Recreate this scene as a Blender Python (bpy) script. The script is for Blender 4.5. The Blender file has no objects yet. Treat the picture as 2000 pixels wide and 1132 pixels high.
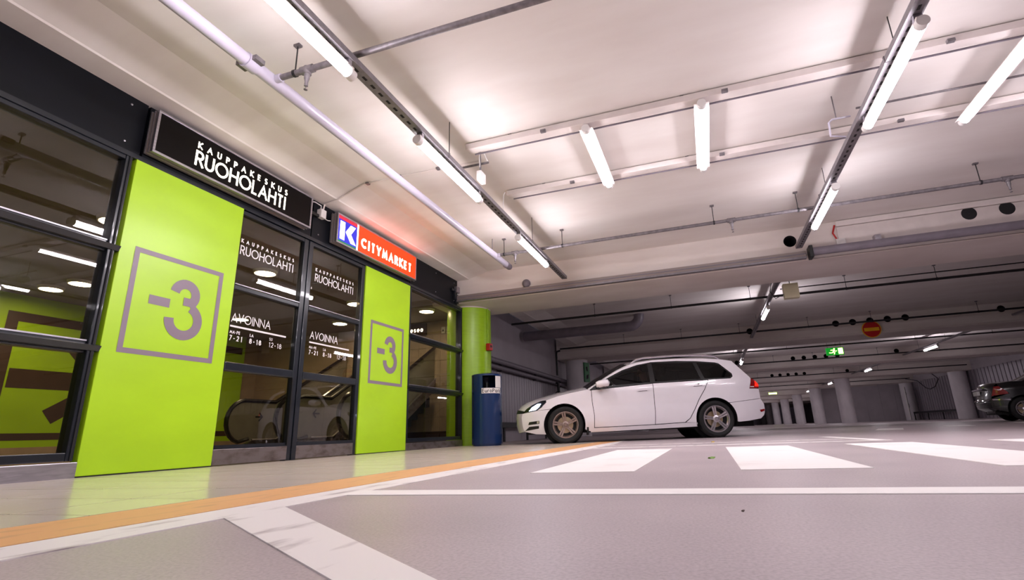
import bpy, bmesh, math, random
from mathutils import Vector, Matrix
from mathutils.geometry import delaunay_2d_cdt
random.seed(7)
sc = bpy.context.scene
COL = sc.collection

# ------------------------------------------------------------------ camera, world, exposure
def rot_axes(a, b, c):
    ca, sa, cb, sb, cc, s2 = math.cos(a), math.sin(a), math.cos(b), math.sin(b), math.cos(c), math.sin(c)
    fwd = Vector((sa*cb, ca*cb, sb)); r0 = Vector((ca, -sa, 0)); u0 = r0.cross(fwd)
    return r0*cc + u0*s2, u0*cc - r0*s2, fwd
cam_d = bpy.data.cameras.new('camera'); cam = bpy.data.objects.new('camera', cam_d); COL.objects.link(cam)
rr, uu, ff = rot_axes(-0.30636408, 0.27412621, -0.04009308)
cam.matrix_world = Matrix(((rr.x, uu.x, -ff.x, 0), (rr.y, uu.y, -ff.y, 0), (rr.z, uu.z, -ff.z, 0.205), (0, 0, 0, 1)))
cam_d.sensor_width = 36; cam_d.lens = 987.5128/2000*36; cam_d.shift_x = -52.88/2000
cam_d.clip_start = 0.02; cam_d.clip_end = 300
sc.camera = cam
w = bpy.data.worlds.new('world'); sc.world = w; w.use_nodes = True
w.node_tree.nodes['Background'].inputs[0].default_value = (0.02, 0.018, 0.022, 1)
w.node_tree.nodes['Background'].inputs[1].default_value = 1.0
sc.view_settings.view_transform = 'Standard'; sc.view_settings.look = 'None'
sc.view_settings.gamma = 1; sc.view_settings.use_curve_mapping = False
sc.view_settings.exposure = 1.02
TUBE = 26.0        # radiance of the tube lights
TUBE_COL = (1.0, 0.93, 0.94)

# ------------------------------------------------------------------ materials
def lin(c):
    return tuple(((v/255)/12.92 if v/255 <= 0.04045 else ((v/255+0.055)/1.055)**2.4) for v in c)
MATS = {}
def pmat(name, rgb, rough=.5, metal=0., var=.06, scale=6., bump=0., coat=0., spec=.5, stretch=(1,1,1), rgb2=None, detail=4, ramp=(.35,.65), rvar=0.):
    m = bpy.data.materials.new(name); m.use_nodes = True; nt = m.node_tree; b = nt.nodes['Principled BSDF']
    c = lin(rgb); c2 = lin(rgb2) if rgb2 else tuple(min(1, v*(1+var)) for v in c)
    c1 = c if rgb2 else tuple(v*(1-var) for v in c)
    tc = nt.nodes.new('ShaderNodeTexCoord'); mp = nt.nodes.new('ShaderNodeMapping'); mp.inputs['Scale'].default_value = stretch
    nz = nt.nodes.new('ShaderNodeTexNoise'); nz.inputs['Scale'].default_value = scale; nz.inputs['Detail'].default_value = detail
    rp = nt.nodes.new('ShaderNodeValToRGB'); rp.color_ramp.elements[0].position = ramp[0]; rp.color_ramp.elements[1].position = ramp[1]
    rp.color_ramp.elements[0].color = (*c1, 1); rp.color_ramp.elements[1].color = (*c2, 1)
    L = nt.links.new
    L(tc.outputs['Object'], mp.inputs[0]); L(mp.outputs[0], nz.inputs['Vector']); L(nz.outputs['Fac'], rp.inputs[0]); L(rp.outputs[0], b.inputs['Base Color'])
    b.inputs['Roughness'].default_value = rough; b.inputs['Metallic'].default_value = metal
    b.inputs['Specular IOR Level'].default_value = spec; b.inputs['Coat Weight'].default_value = coat; b.inputs['Coat Roughness'].default_value = .04
    if rvar:
        mr = nt.nodes.new('ShaderNodeMapRange'); mr.inputs['To Min'].default_value = max(0, rough-rvar); mr.inputs['To Max'].default_value = rough+rvar
        L(nz.outputs['Fac'], mr.inputs[0]); L(mr.outputs[0], b.inputs['Roughness'])
    if bump:
        bp = nt.nodes.new('ShaderNodeBump'); bp.inputs['Strength'].default_value = bump; bp.inputs['Distance'].default_value = .01
        n2 = nt.nodes.new('ShaderNodeTexNoise'); n2.inputs['Scale'].default_value = scale*12; L(tc.outputs['Object'], n2.inputs['Vector'])
        L(n2.outputs['Fac'], bp.inputs['Height']); L(bp.outputs[0], b.inputs['Normal'])
    MATS[name] = m; return m
def emat(name, rgb, strength):
    m = bpy.data.materials.new(name); m.use_nodes = True; nt = m.node_tree; b = nt.nodes['Principled BSDF']
    b.inputs['Base Color'].default_value = (*lin(rgb), 1); b.inputs['Emission Color'].default_value = (*lin(rgb), 1)
    b.inputs['Emission Strength'].default_value = strength; b.inputs['Roughness'].default_value = .4
    MATS[name] = m; return m
def gmat(name, tint=(.8,.8,.78), ior=1.6, rough=0.0):
    m = bpy.data.materials.new(name); m.use_nodes = True; nt = m.node_tree; nt.nodes.remove(nt.nodes['Principled BSDF'])
    out = nt.nodes['Material Output']; tr = nt.nodes.new('ShaderNodeBsdfTransparent'); gl = nt.nodes.new('ShaderNodeBsdfGlossy')
    fr = nt.nodes.new('ShaderNodeFresnel'); mx = nt.nodes.new('ShaderNodeMixShader')
    tr.inputs[0].default_value = (*tint, 1); gl.inputs['Roughness'].default_value = rough; fr.inputs[0].default_value = ior
    gl.inputs[0].default_value = (1, 1, 1, 1)
    ge = nt.nodes.new('ShaderNodeNewGeometry'); sb = nt.nodes.new('ShaderNodeMath'); sb.operation = 'SUBTRACT'; sb.inputs[0].default_value = 1
    mu = nt.nodes.new('ShaderNodeMath'); mu.operation = 'MULTIPLY'
    L = nt.links.new; L(ge.outputs['Backfacing'], sb.inputs[1]); L(fr.outputs[0], mu.inputs[0]); L(sb.outputs[0], mu.inputs[1]); L(mu.outputs[0], mx.inputs[0]); L(tr.outputs[0], mx.inputs[1]); L(gl.outputs[0], mx.inputs[2]); L(mx.outputs[0], out.inputs[0])
    MATS[name] = m; return m

def asphalt():
    m = pmat('asphalt', (172,160,164), rough=.42, rgb2=(189,176,179), scale=1.3, bump=.12, detail=8, ramp=(.3,.7), rvar=.08)
    nt = m.node_tree; L = nt.links.new; b = nt.nodes['Principled BSDF']
    src = b.inputs['Base Color'].links[0].from_socket
    tc = nt.nodes.new('ShaderNodeTexCoord')
    n2 = nt.nodes.new('ShaderNodeTexNoise'); n2.inputs['Scale'].default_value = 140; n2.inputs['Detail'].default_value = 2
    L(tc.outputs['Object'], n2.inputs['Vector'])
    r2 = nt.nodes.new('ShaderNodeValToRGB'); r2.color_ramp.elements[0].position = .3; r2.color_ramp.elements[1].position = .62
    r2.color_ramp.elements[0].color = (.82,.82,.82,1); r2.color_ramp.elements[1].color = (1.08,1.08,1.08,1)
    L(n2.outputs['Fac'], r2.inputs[0])
    vo = nt.nodes.new('ShaderNodeTexVoronoi'); vo.inputs['Scale'].default_value = 1.4; L(tc.outputs['Object'], vo.inputs['Vector'])
    r3 = nt.nodes.new('ShaderNodeValToRGB'); r3.color_ramp.elements[0].position = .03; r3.color_ramp.elements[1].position = .05
    r3.color_ramp.elements[0].color = (.62,.6,.62,1); r3.color_ramp.elements[1].color = (1,1,1,1)
    L(vo.outputs['Distance'], r3.inputs[0])
    m1 = nt.nodes.new('ShaderNodeMixRGB'); m1.blend_type = 'MULTIPLY'; m1.inputs[0].default_value = 1
    m2 = nt.nodes.new('ShaderNodeMixRGB'); m2.blend_type = 'MULTIPLY'; m2.inputs[0].default_value = 1
    L(src, m1.inputs[1]); L(r2.outputs[0], m1.inputs[2]); L(m1.outputs[0], m2.inputs[1]); L(r3.outputs[0], m2.inputs[2]); L(m2.outputs[0], b.inputs['Base Color'])
    return m
asphalt()
pmat('ceiling_paint', (224,216,211), rough=.7, rgb2=(233,227,223), scale=1.1, stretch=(.6,2.2,1), detail=6)
pmat('beam_paint', (215,204,198), rough=.7, rgb2=(227,218,213), scale=1.5, stretch=(.5,1,2), detail=6)
pmat('column_white', (222,216,220), rough=.5, var=.07, scale=3, stretch=(1,1,.4))
pmat('column_green', (152,196,28), rough=.33, var=.05, scale=5, stretch=(1,1,6))
pmat('panel_green', (176,222,30), rough=.34, var=.05, scale=1.5, stretch=(1,.7,1.6))
pmat('graphic_grey', (138,122,136), rough=.4, var=.03)
pmat('graphic_brown', (76,56,48), rough=.5, var=.06)
pmat('frame_navy', (18,24,34), rough=.3, var=.15, scale=9, coat=.25)
pmat('fascia_navy', (11,14,21), rough=.42, var=.18, scale=3, stretch=(1,.6,2), spec=.2)
pmat('steel', (176,172,180), rough=.34, metal=.9, var=.12, scale=30, stretch=(1,.3,2))
pmat('stainless_dirty', (150,142,142), rough=.3, metal=.85, rgb2=(98,84,80), scale=4, stretch=(1,1.5,3), ramp=(.45,.8))
pmat('galvanised', (118,112,116), rough=.45, metal=.35, var=.2, scale=22)
pmat('tray_grey', (132,127,132), rough=.45, metal=.5, var=.1, scale=20)
pmat('slot_dark', (28,27,30), rough=.8)
pmat('pipe_white', (184,178,194), rough=.3, var=.03, coat=.2)
pmat('pipe_grey', (120,112,122), rough=.4, var=.08)
pmat('rail_taupe', (140,128,124), rough=.45, var=.06, scale=3, stretch=(.3,1,4))
pmat('rail_white', (220,210,206), rough=.5, var=.04)
pmat('black_iron', (26,25,29), rough=.5, var=.15)
pmat('dark_rubber', (17,17,19), rough=.75, var=.2, scale=14)
pmat('plastic_white', (228,224,222), rough=.4, var=.03)
pmat('plastic_black', (16,16,18), rough=.4, var=.1)
pmat('cream_box', (206,198,168), rough=.5, var=.05)
pmat('red_paint', (176,24,26), rough=.4, var=.05)
pmat('sign_red', (200,22,24), rough=.45, var=.04)
pmat('sign_yellow', (250,190,24), rough=.45, var=.04)
pmat('sign_green', (14,110,52), rough=.45, var=.05)
pmat('bin_blue', (14,42,88), rough=.26, var=.08, scale=3, stretch=(1,1,.3), coat=.3)
pmat('paint_white', (244,240,238), rough=.55, var=.02, rgb2=(222,216,214), scale=2.6, detail=9, ramp=(.55,.85))
pmat('paint_white_worn', (238,233,231), rough=.5, rgb2=(176,166,166), scale=4, stretch=(3,1,1), detail=10, ramp=(.56,.74))
pmat('paint_orange', (226,172,116), rough=.5, rgb2=(186,142,100), scale=5, stretch=(3,1,1), detail=8, ramp=(.55,.8))
pmat('tile', (240,228,214), rough=.2, rgb2=(226,213,199), scale=2.5, detail=6, rvar=.06, coat=.15)
pmat('grout', (70,60,54), rough=.8)
pmat('cladding', (150,142,150), rough=.35, metal=.3, var=.08, scale=3, stretch=(1,2,.3))
pmat('concrete_wall', (176,168,174), rough=.6, var=.06, scale=1.5)
pmat('shop_wall', (176,154,134), rough=.6, var=.06)
pmat('shop_ceiling', (120,104,84), rough=.7, var=.06)
pmat('shop_floor', (150,134,116), rough=.3, var=.06)
pmat('shop_tile', (178,160,142), rough=.4, var=.05)
pmat('escalator_panel', (150,146,136), rough=.3, metal=.4, var=.06)
pmat('handrail_rubber', (20,15,22), rough=.3, var=.1, coat=.3)
pmat('car_white', (236,232,238), rough=.22, var=.01, coat=1.0)
pmat('car_dark', (6,7,12), rough=.25, var=.05, coat=.8)
pmat('tyre', (15,15,17), rough=.7, var=.2, scale=30)
pmat('alloy', (190,184,188), rough=.25, metal=.85, var=.05)
pmat('alloy_dusty', (150,132,124), rough=.4, metal=.75, var=.12, scale=20)
pmat('brake_disc', (200,180,150), rough=.3, metal=.8, var=.1)
pmat('chrome', (215,212,220), rough=.08, metal=1, var=.02)
pmat('seat_fabric', (30,29,32), rough=.9, var=.1)
pmat('skin', (176,124,100), rough=.55, var=.05)
pmat('hair', (62,50,44), rough=.7, var=.2, scale=60)
pmat('jacket', (36,36,44), rough=.85, var=.1)
pmat('lamp_red', (150,8,12), rough=.15, var=.05, coat=1)
pmat('leaf', (112,150,60), rough=.6, var=.1)
pmat('litter_ochre', (190,160,60), rough=.6, var=.1)
pmat('letter_white', (240,236,236), rough=.5, var=.02)
pmat('sign_black', (10,6,7), rough=.3, var=.1, spec=.15)
pmat('print_black', (20,20,24), rough=.5)
gmat('shop_glass', (.80,.78,.72), 1.68)
gmat('car_glass', (.16,.17,.19), 1.38)
gmat('car_glass_dark', (.03,.03,.035), 1.38)
gmat('lamp_glass', (.75,.78,.9), 1.45)
gmat('balustrade_glass', (.72,.72,.66), 1.5)
emat('tube_glow', (255,247,255), TUBE)
emat('tube_glow_shop', (255,247,254), TUBE*1.25)
emat('tube_glow_far', (255,246,255), TUBE*1.45)
emat('disc_glow', (255,230,190), 34)
emat('letter_glow', (255,246,222), 2.2)
emat('letter_glow_far', (255,240,214), 4)
emat('k_blue', (30,36,170), .6)
emat('k_red', (176,30,50), .6)
emat('k_green', (10,110,70), .5)
emat('sign_orange', (255,42,4), 1.25)
emat('exit_green', (10,120,30), .7)
emat('exit_light', (226,255,120), 3.0)
emat('headlamp_glow', (230,236,255), 9)
emat('tail_glow', (255,30,16), 1.2)

# ------------------------------------------------------------------ mesh helpers
class MB:
    def __init__(s): s.v = []; s.f = []; s.smooth = False
    def add(s, vs, fs):
        o = len(s.v); s.v += [tuple(p) for p in vs]; s.f += [tuple(i+o for i in f) for f in fs]; return s
    def box(s, x0, x1, y0, y1, z0, z1):
        return s.add([(x0,y0,z0),(x1,y0,z0),(x1,y1,z0),(x0,y1,z0),(x0,y0,z1),(x1,y0,z1),(x1,y1,z1),(x0,y1,z1)],
                     [(0,3,2,1),(4,5,6,7),(0,1,5,4),(1,2,6,5),(2,3,7,6),(3,0,4,7)])
    def tube(s, path, r, n=10, cap=True):
        P = [Vector(p) for p in path]; rs = r if isinstance(r, (list, tuple)) else [r]*len(P)
        rings = []; up = None
        for i, p in enumerate(P):
            d = (P[min(i+1, len(P)-1)]-P[max(i-1, 0)]).normalized()
            if up is None: up = Vector((0,0,1)) if abs(d.z) < .9 else Vector((1,0,0))
            a = d.cross(up).normalized(); bb = a.cross(d).normalized(); up = bb
            rings.append([p+(a*math.cos(t)+bb*math.sin(t))*rs[i] for t in [2*math.pi*k/n for k in range(n)]])
        vs = [q for rg in rings for q in rg]; fs = []
        for i in range(len(P)-1):
            for k in range(n):
                k2 = (k+1) % n; fs.append((i*n+k, i*n+k2, (i+1)*n+k2, (i+1)*n+k))
        if cap: fs += [tuple(range(n))[::-1], tuple((len(P)-1)*n+k for k in range(n))]
        return s.add(vs, fs)
    def lathe(s, prof, c, axis='z', n=32, a0=0, a1=2*math.pi, closed=False):
        full = abs(a1-a0-2*math.pi) < 1e-4; m = n if full else n+1; vs = []
        for k in range(m):
            t = a0+(a1-a0)*k/n
            for (r, h) in prof:
                if axis == 'z': vs.append((c[0]+r*math.cos(t), c[1]+r*math.sin(t), c[2]+h))
                elif axis == 'y': vs.append((c[0]+r*math.cos(t), c[1]+h, c[2]+r*math.sin(t)))
                else: vs.append((c[0]+h, c[1]+r*math.cos(t), c[2]+r*math.sin(t)))
        q = len(prof); fs = []
        for k in range(n):
            k2 = (k+1) % m
            for i in range(q-1 if not closed else q):
                j = (i+1) % q; fs.append((k*q+i, k2*q+i, k2*q+j, k*q+j))
        return s.add(vs, fs)
    def prism(s, poly, fn, d0, d1):
        n = len(poly); return s.add([fn(a, b, d0) for a, b in poly]+[fn(a, b, d1) for a, b in poly],
            [tuple(range(n))[::-1], tuple(range(n, 2*n))]+[(i, (i+1) % n, n+(i+1) % n, n+i) for i in range(n)])
    def flat(s, poly, fn): return s.add([fn(a, b) for a, b in poly], [tuple(range(len(poly)))])
    def ribbon(s, pts, wd, fn, closed=False):
        P = [Vector(p) for i, p in enumerate(pts) if i == 0 or math.dist(p, pts[i-1]) > 1e-7]; n = len(P)
        if closed and (P[0]-P[-1]).length < 1e-6: P = P[:-1]; n -= 1
        l, r = [], []
        for i in range(n):
            a = P[i-1] if (i > 0 or closed) else None; b = P[(i+1) % n] if (i < n-1 or closed) else None
            d1 = (P[i]-a).normalized() if a is not None else (b-P[i]).normalized(); d2 = (b-P[i]).normalized() if b is not None else d1
            n1 = Vector((-d1.y, d1.x)); n2 = Vector((-d2.y, d2.x)); m = n1+n2
            if m.length < 1e-4: m = n1
            m.normalize(); k = min(1/max(m.dot(n1), .25), 3.6); ko = min(k, 1.7); lf = d1.x*d2.y-d1.y*d2.x > 0
            l.append(P[i]+m*wd/2*(k if lf else ko)); r.append(P[i]-m*wd/2*(ko if lf else k))
        vs = [fn(p.x, p.y) for p in l]+[fn(p.x, p.y) for p in r]; fs = []
        for i in range(n if closed else n-1): j = (i+1) % n; fs.append((i, j, n+j, n+i))
        return s.add(vs, fs)
    def build(s, name, mat, parent=None, smooth=None, bevel=0, loc=None):
        me = bpy.data.meshes.new(name); me.from_pydata(s.v, [], s.f); me.validate()
        bm = bmesh.new(); bm.from_mesh(me); bmesh.ops.recalc_face_normals(bm, faces=bm.faces); bm.to_mesh(me); bm.free()
        me.materials.append(MATS[mat]); o = bpy.data.objects.new(name, me); COL.objects.link(o)
        if smooth or (smooth is None and s.smooth):
            for p in me.polygons: p.use_smooth = True
            me.set_sharp_from_angle(angle=math.radians(40))
        if parent is not None: o.parent = parent
        if loc: o.location = loc
        if bevel:
            md = o.modifiers.new('bevel', 'BEVEL'); md.width = bevel; md.segments = 2; md.limit_method = 'ANGLE'
        return o
def tag(o, label, cat=None, group=None):
    o['label'] = label
    if cat: o['category'] = cat
    if group: o['group'] = group
    return o
def thing(name, label, cat, loc=(0,0,0), rz=0, group=None):
    o = bpy.data.objects.new(name, None); COL.objects.link(o); o.location = loc; o.rotation_euler = (0,0,rz); o.empty_display_size = .1
    return tag(o, label, cat, group)
def struct(name, loc=(0,0,0)):
    o = bpy.data.objects.new(name, None); COL.objects.link(o); o['kind'] = 'structure'; o.location = loc; o.empty_display_size = .1; return o
def st(o): o['kind'] = 'structure'; return o
def copy_tree(o, parent=None):
    c = o.copy(); COL.objects.link(c); c.parent = parent
    for ch in list(o.children): copy_tree(ch, c)
    return c
def B(*a): return MB().box(*a)
def clip(o, parent, mat, name, *a, **k): return MB().box(*a).build(name, mat, parent, **k)

# ------------------------------------------------------------------ stroke lettering
def arc(cx, cy, rx, ry, a0, a1, n=12):
    return [(cx+rx*math.cos(math.radians(a0+(a1-a0)*i/n)), cy+ry*math.sin(math.radians(a0+(a1-a0)*i/n))) for i in range(n+1)]
_P = [(0,0),(0,1),(.25,1)]+arc(.25,.74,.26,.26,80,-80,8)+[(.25,.48),(0,.48)]
GL = {
 'A':(.78,[[(0,0),(.39,1),(.78,0)],[(.15,.34),(.63,.34)]]), 'C':(.82,[arc(.5,.5,.5,.5,48,312,18)]),
 'E':(.5,[[(.5,1),(0,1),(0,0),(.5,0)],[(0,.52),(.44,.52)]]), 'H':(.68,[[(0,0),(0,1)],[(.68,0),(.68,1)],[(0,.52),(.68,.52)]]),
 'I':(.02,[[(.01,0),(.01,1)]]), 'K':(.6,[[(0,0),(0,1)],[(.56,1),(.05,.5),(.6,0)]]), 'L':(.44,[[(0,1),(0,0),(.44,0)]]),
 'M':(.9,[[(0,0),(.1,1),(.45,.15),(.8,1),(.9,0)]]), 'N':(.74,[[(0,0),(0,1),(.74,0),(.74,1)]]), 'O':(1.,[arc(.5,.5,.5,.5,0,360,32)]),
 'P':(.5,[_P]), 'R':(.54,[_P,[(.24,.48),(.54,0)]]),
 'S':(.5,[arc(.26,.75,.22,.25,35,270,10)[:-1]+arc(.25,.25,.25,.25,90,-150,12)]), 'T':(.56,[[(0,1),(.56,1)],[(.28,1),(.28,0)]]),
 'U':(.62,[[(0,1),(0,.31)]+arc(.31,.31,.31,.31,180,360,10)+[(.62,1)]]), 'V':(.7,[[(0,1),(.35,0),(.7,1)]]),
 'Y':(.66,[[(0,1),(.33,.48),(.66,1)],[(.33,.5),(.33,0)]]), '1':(.26,[[(.02,.84),(.24,1),(.24,0)]]),
 '2':(.5,[arc(.25,.73,.25,.27,165,-35,10)+[(.0,0),(.52,0)]]), '7':(.5,[[(0,1),(.5,1),(.14,0)]]),
 '8':(.52,[arc(.26,.76,.21,.24,-90,270,16),arc(.26,.26,.26,.26,-90,270,16)]), '-':(.34,[[(0,.42),(.34,.42)]]),
 'e':(.5,[[(.02,.33),(.5,.33)]+arc(.26,.33,.25,.33,0,310,14)]), 'a':(.52,[arc(.26,.33,.25,.33,0,360,16),[(.52,.66),(.52,0)]]),
 'o':(.54,[arc(.27,.33,.26,.33,0,360,16)]), 'u':(.46,[[(0,.66),(0,.24)]+arc(.23,.24,.23,.24,180,360,8)+[(.46,.66)],[(.46,.3),(.46,0)]]),
 'r':(.28,[[(0,0),(0,.66)],arc(.24,.36,.24,.3,180,70,6)]), 'k':(.44,[[(0,0),(0,1)],[(.42,.66),(.03,.3),(.44,0)]]),
 't':(.34,[[(.15,.95),(.15,0)],[(0,.66),(.34,.66)]]), 's':(.4,[arc(.21,.49,.18,.17,35,270,8)[:-1]+arc(.2,.16,.19,.16,90,-150,8)]), ' ':(.3,[]),
}
def text(mb, s, fn, u0, v0, H, wd, W=None, track=.2):
    """lay out s in the (u, v) plane: left end u0, base v0, cap height H, stroke wd, fitted to total width W by its letter spacing"""
    k = H-wd; adv = sum(GL[c][0]*k+wd for c in s)
    tr = (W-adv)/max(1, len(s)-1) if W is not None else track*H
    sx = 1.0
    if tr < .09*H and W is not None:
        tr = .09*H; sx = (W-tr*(len(s)-1)-wd*len(s))/(adv-wd*len(s))
    u = u0
    for c in s:
        gw, strokes = GL[c]
        for i, p in enumerate(strokes):
            closed = len(p) > 8 and math.dist(p[0], p[-1]) < 1e-4
            mb.ribbon([(u+wd/2+x*k*sx, v0+wd/2+y*k) for x, y in ends(p, wd/2/k)], wd, lambda a, b, i=i: fn(a, b, i*.0005), closed)
        u += gw*k*sx+wd+tr
    return mb
def ends(p, e):
    """stretch free stroke ends on the base or cap line by half a stroke"""
    q = [tuple(v) for v in p]
    if math.dist(q[0], q[-1]) < 1e-4: return q
    for i, j in ((0, 1), (-1, -2)):
        (x, y), (x2, y2) = q[i], q[j]
        if abs(y-y2) > 1e-3 and (abs(y) < 1e-3 or abs(y-1) < 1e-3):
            f = e/abs(y-y2); q[i] = (x+(x-x2)*f, y+(y-y2)*f)
    return q
def letters(parent, mat, s, fn, u0, v0, H, wd, W):
    """the same layout with every letter a part of its own"""
    k = H-wd; adv = sum(GL[c][0]*k+wd for c in s); tr = (W-adv)/(len(s)-1); sx = 1.0
    if tr < .07*H: tr = .07*H; sx = (W-tr*(len(s)-1)-wd*len(s))/(adv-wd*len(s))
    u = u0
    for c in s:
        m = MB()
        for i, p in enumerate(GL[c][1]):
            m.ribbon([(u+wd/2+x*k*sx, v0+wd/2+y*k) for x, y in ends(p, wd/2/k)], wd, lambda a, b, i=i: fn(a, b, i*.0005), len(p) > 8 and math.dist(p[0], p[-1]) < 1e-4)
        m.build('letter', mat, parent); u += GL[c][0]*k*sx+wd+tr
def three(mb, fn, cu, v0, v1, wd):
    Hh = v1-v0; r1 = Hh*.255-wd/2; r2 = Hh*.32-wd/2
    c1 = (cu-.01*Hh, v1-wd/2-r1); c2 = (cu+.02*Hh, v0+wd/2+r2)
    mb.ribbon(arc(*c1, r1, r1, 175, -62, 18), wd, fn); mb.ribbon(arc(*c2, r2, r2, 68, -182, 22), wd, lambda a, b: fn(a, b, .0007))
    mb.flat([(cu-.03*Hh, c1[1]-r1*.62-wd*.45), (cu+r1*.55, c1[1]-r1*.62-wd*.45), (cu+r1*.55, c1[1]-r1*.62+wd*.42), (cu-.03*Hh, c1[1]-r1*.62+wd*.42)], lambda a, b: fn(a, b, .0014))

# ------------------------------------------------------------------ floor
FX = -4.75
floor = struct('floor')
B(-12.2, 16.5, -9, 112, -.2, 0).build('slab', 'asphalt', floor)
B(-4.86, -1.93, .2, 9.62, 0, .0012).build('grout_bed', 'grout', floor)
tile_me = None; nx, ny = 7, 23; tx = (4.74-1.935)/nx
for i in range(nx):
    for j in range(ny):
        if tile_me is None:
            t = B(-tx/2+.003, tx/2-.003, -.197, .197, 0, .004).build('floor_tile', 'tile', floor, bevel=0); tile_me = t.data
        else:
            t = bpy.data.objects.new('floor_tile', tile_me); COL.objects.link(t); t.parent = floor
        t.location = (-4.735+tx*(i+.5), .42+.4*(j+.5)+.0*i, random.uniform(-.0004, .0004))
def mark(name, poly, mat, z=.0022, label=None):
    o = MB().prism(poly, lambda a, b, d: (a, b, d), 0, z).build(name, mat, floor)
    if label: o['label'] = label
    return o
mark('orange_strip', [(-1.93,.2),(-1.56,.2),(-1.56,9.6),(-1.93,9.6)], 'paint_orange', .003, 'worn orange strip along the edge of the tiles')
mark('edge_line', [(-1.555,.2),(-1.37,.2),(-1.33,7.4),(-1.52,9.6),(-1.555,9.6)], 'paint_white_worn', .0024, 'white line beside the orange strip')
mark('diagonal_line', [(-1.40,1.24),(-.49,.66),(-.30,.66),(-1.40,1.47)], 'paint_white_worn', .0026, 'broad slanting white line')
mark('stop_line', [(-1.40,1.75),(6.,1.75),(6.,1.90),(-1.40,1.90)], 'paint_white', .0026, 'white line crossing the lane')
for i, (x0, x1) in enumerate([(-.93,-.385),(.11,.65),(1.12,1.63),(2.18,2.73),(3.25,3.8),(4.3,4.85)]):
    mark('crosswalk_stripe', [(x0,2.66),(x1,2.65),(x1,5.33),(x0,5.36)], 'paint_white', .0026)
mark('lane_line', [(-1.33,6.02),(1.66,5.92),(1.66,6.08),(-1.33,6.18)], 'paint_white_worn', .002)
mark('lane_line', [(-1.33,6.85),(1.4,6.7),(1.4,6.8),(-1.33,6.95)], 'paint_white_worn', .002)
mark('lane_line', [(1.50,7.93),(1.66,6.08),(1.52,6.08),(1.36,7.93)], 'paint_white', .002)
for (x, y) in [(3.35,12.0),(5.0,13.4),(6.9,14.9)]:
    mark('lane_dash', [(x-.45,y-.75),(x-.05,y-.95),(x+.45,y+.75),(x+.05,y+.95)], 'paint_white', .002)
# drain-like pale seams crossing the lane further back
for yy, x0, x1 in [(16.4,-4,12),(21.5,-4,14),(26,-4,14)]:
    mark('lane_line', [(x0,yy),(x1,yy),(x1,yy+.14),(x0,yy+.14)], 'paint_white_worn', .002)

# ------------------------------------------------------------------ ceiling: slabs, side soffit, beams with duct holes
ceil = struct('ceiling')
ZC, ZB = 3.49, 2.88
BEAMS = [10.0+9.55*k for k in range(-1, 11)]
for k, yc in enumerate(BEAMS[:-1]):
    y0, y1 = yc+.7, BEAMS[k+1]-.72
    B(-4.04, 16.4, y0, y1, ZC, ZC+.25).build('ceiling_slab', 'ceiling_paint', ceil)
    MB().prism([(-4.04,ZC+.25),(-4.86,ZC+.25),(-4.86,3.36),(-4.47,3.36),(-4.455,3.372),(-4.04,ZC)], lambda a, b, d: (a, d, b), y0, y1).build('side_soffit', 'ceiling_paint', ceil)
HOLES = [4.36, 4.86, 5.36, 5.86, 6.36]
for k, yc in enumerate(BEAMS):
    y0, y1 = yc-.72, yc+.7
    bm_ = MB().prism([(y0,ZC+.25),(y0,ZB+.06),(y0+.06,ZB),(y1-.06,ZB),(y1,ZB+.06),(y1,ZC+.25)], lambda a, b, d: (d, a, b), -5.35, 16.4).build('beam', 'beam_paint', ceil)
    hl = HOLES + [1.68, 8.9] if k in (2, 3, 4) else ([4.32, 4.82, 1.70] if k == 1 else [])
    cut = MB()
    for x in hl:
        zz = 3.31 if k > 1 else (3.25 if x < 2 else 3.30)
        cut.tube([(x, y0-.1, zz), (x, y0+.5, zz)], .105, 20)
        m = MB(); m.smooth = True; m.lathe([(.001,.498),(.1035,.498),(.1035,.012),(.1045,.002)], (x, y0, zz), 'y', 20)  # dark cup lining stands in for the shade inside the hole
        o = m.build('hole_shade', 'slot_dark', bm_); o['label'] = 'blind round hole in the beam, its shade a dark lining'
    if hl:
        co = cut.build('cutter', 'slot_dark'); md = bm_.modifiers.new('holes', 'BOOLEAN'); md.object = co; md.operation = 'DIFFERENCE'; md.solver = 'EXACT'
        dg = bpy.context.evaluated_depsgraph_get(); me2 = bpy.data.meshes.new_from_object(bm_.evaluated_get(dg)); bm_.modifiers.clear(); bm_.data = me2
        me2.materials.clear(); me2.materials.append(MATS['beam_paint']); bpy.data.objects.remove(co)
# ------------------------------------------------------------------ outer walls
def wall_box(name, mat, *a): return st(B(*a).build(name, mat))
wall_box('wall_behind', 'concrete_wall', -12.2, 16.5, -9.2, -9, 0, 3.7)
wr = struct('wall_right'); B(15.62, 15.9, -9, 112, 0, 3.7).build('wall_core', 'concrete_wall', wr)
for i in range(70):
    y = 20+i*.42
    B(15.56, 15.62, y, y+.33, .02, 2.87).build('cladding_rib', 'cladding', wr)
we = struct('wall_far'); 
for i in range(6): B(9.25+i*1.06, 9.25+i*1.06+1.05, 49.0, 49.25, 0, 2.86).build('wall_panel', 'concrete_wall', we)
wall_box('wall_end', 'concrete_wall', -6, 16.5, 112, 112.2, 0, 3.7)
wl = struct('wall_left')      # cladding wall behind the litter bin, then the far left side
B(-5.75, -5.42, 10.75, 112, 0, 3.7).build('wall_core', 'concrete_wall', wl)
for i in range(40):
    y = 10.9+i*.22
    B(-5.42, -5.38, y, y+.2, .5, 2.1).build('cladding_panel', 'cladding', wl)

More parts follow.
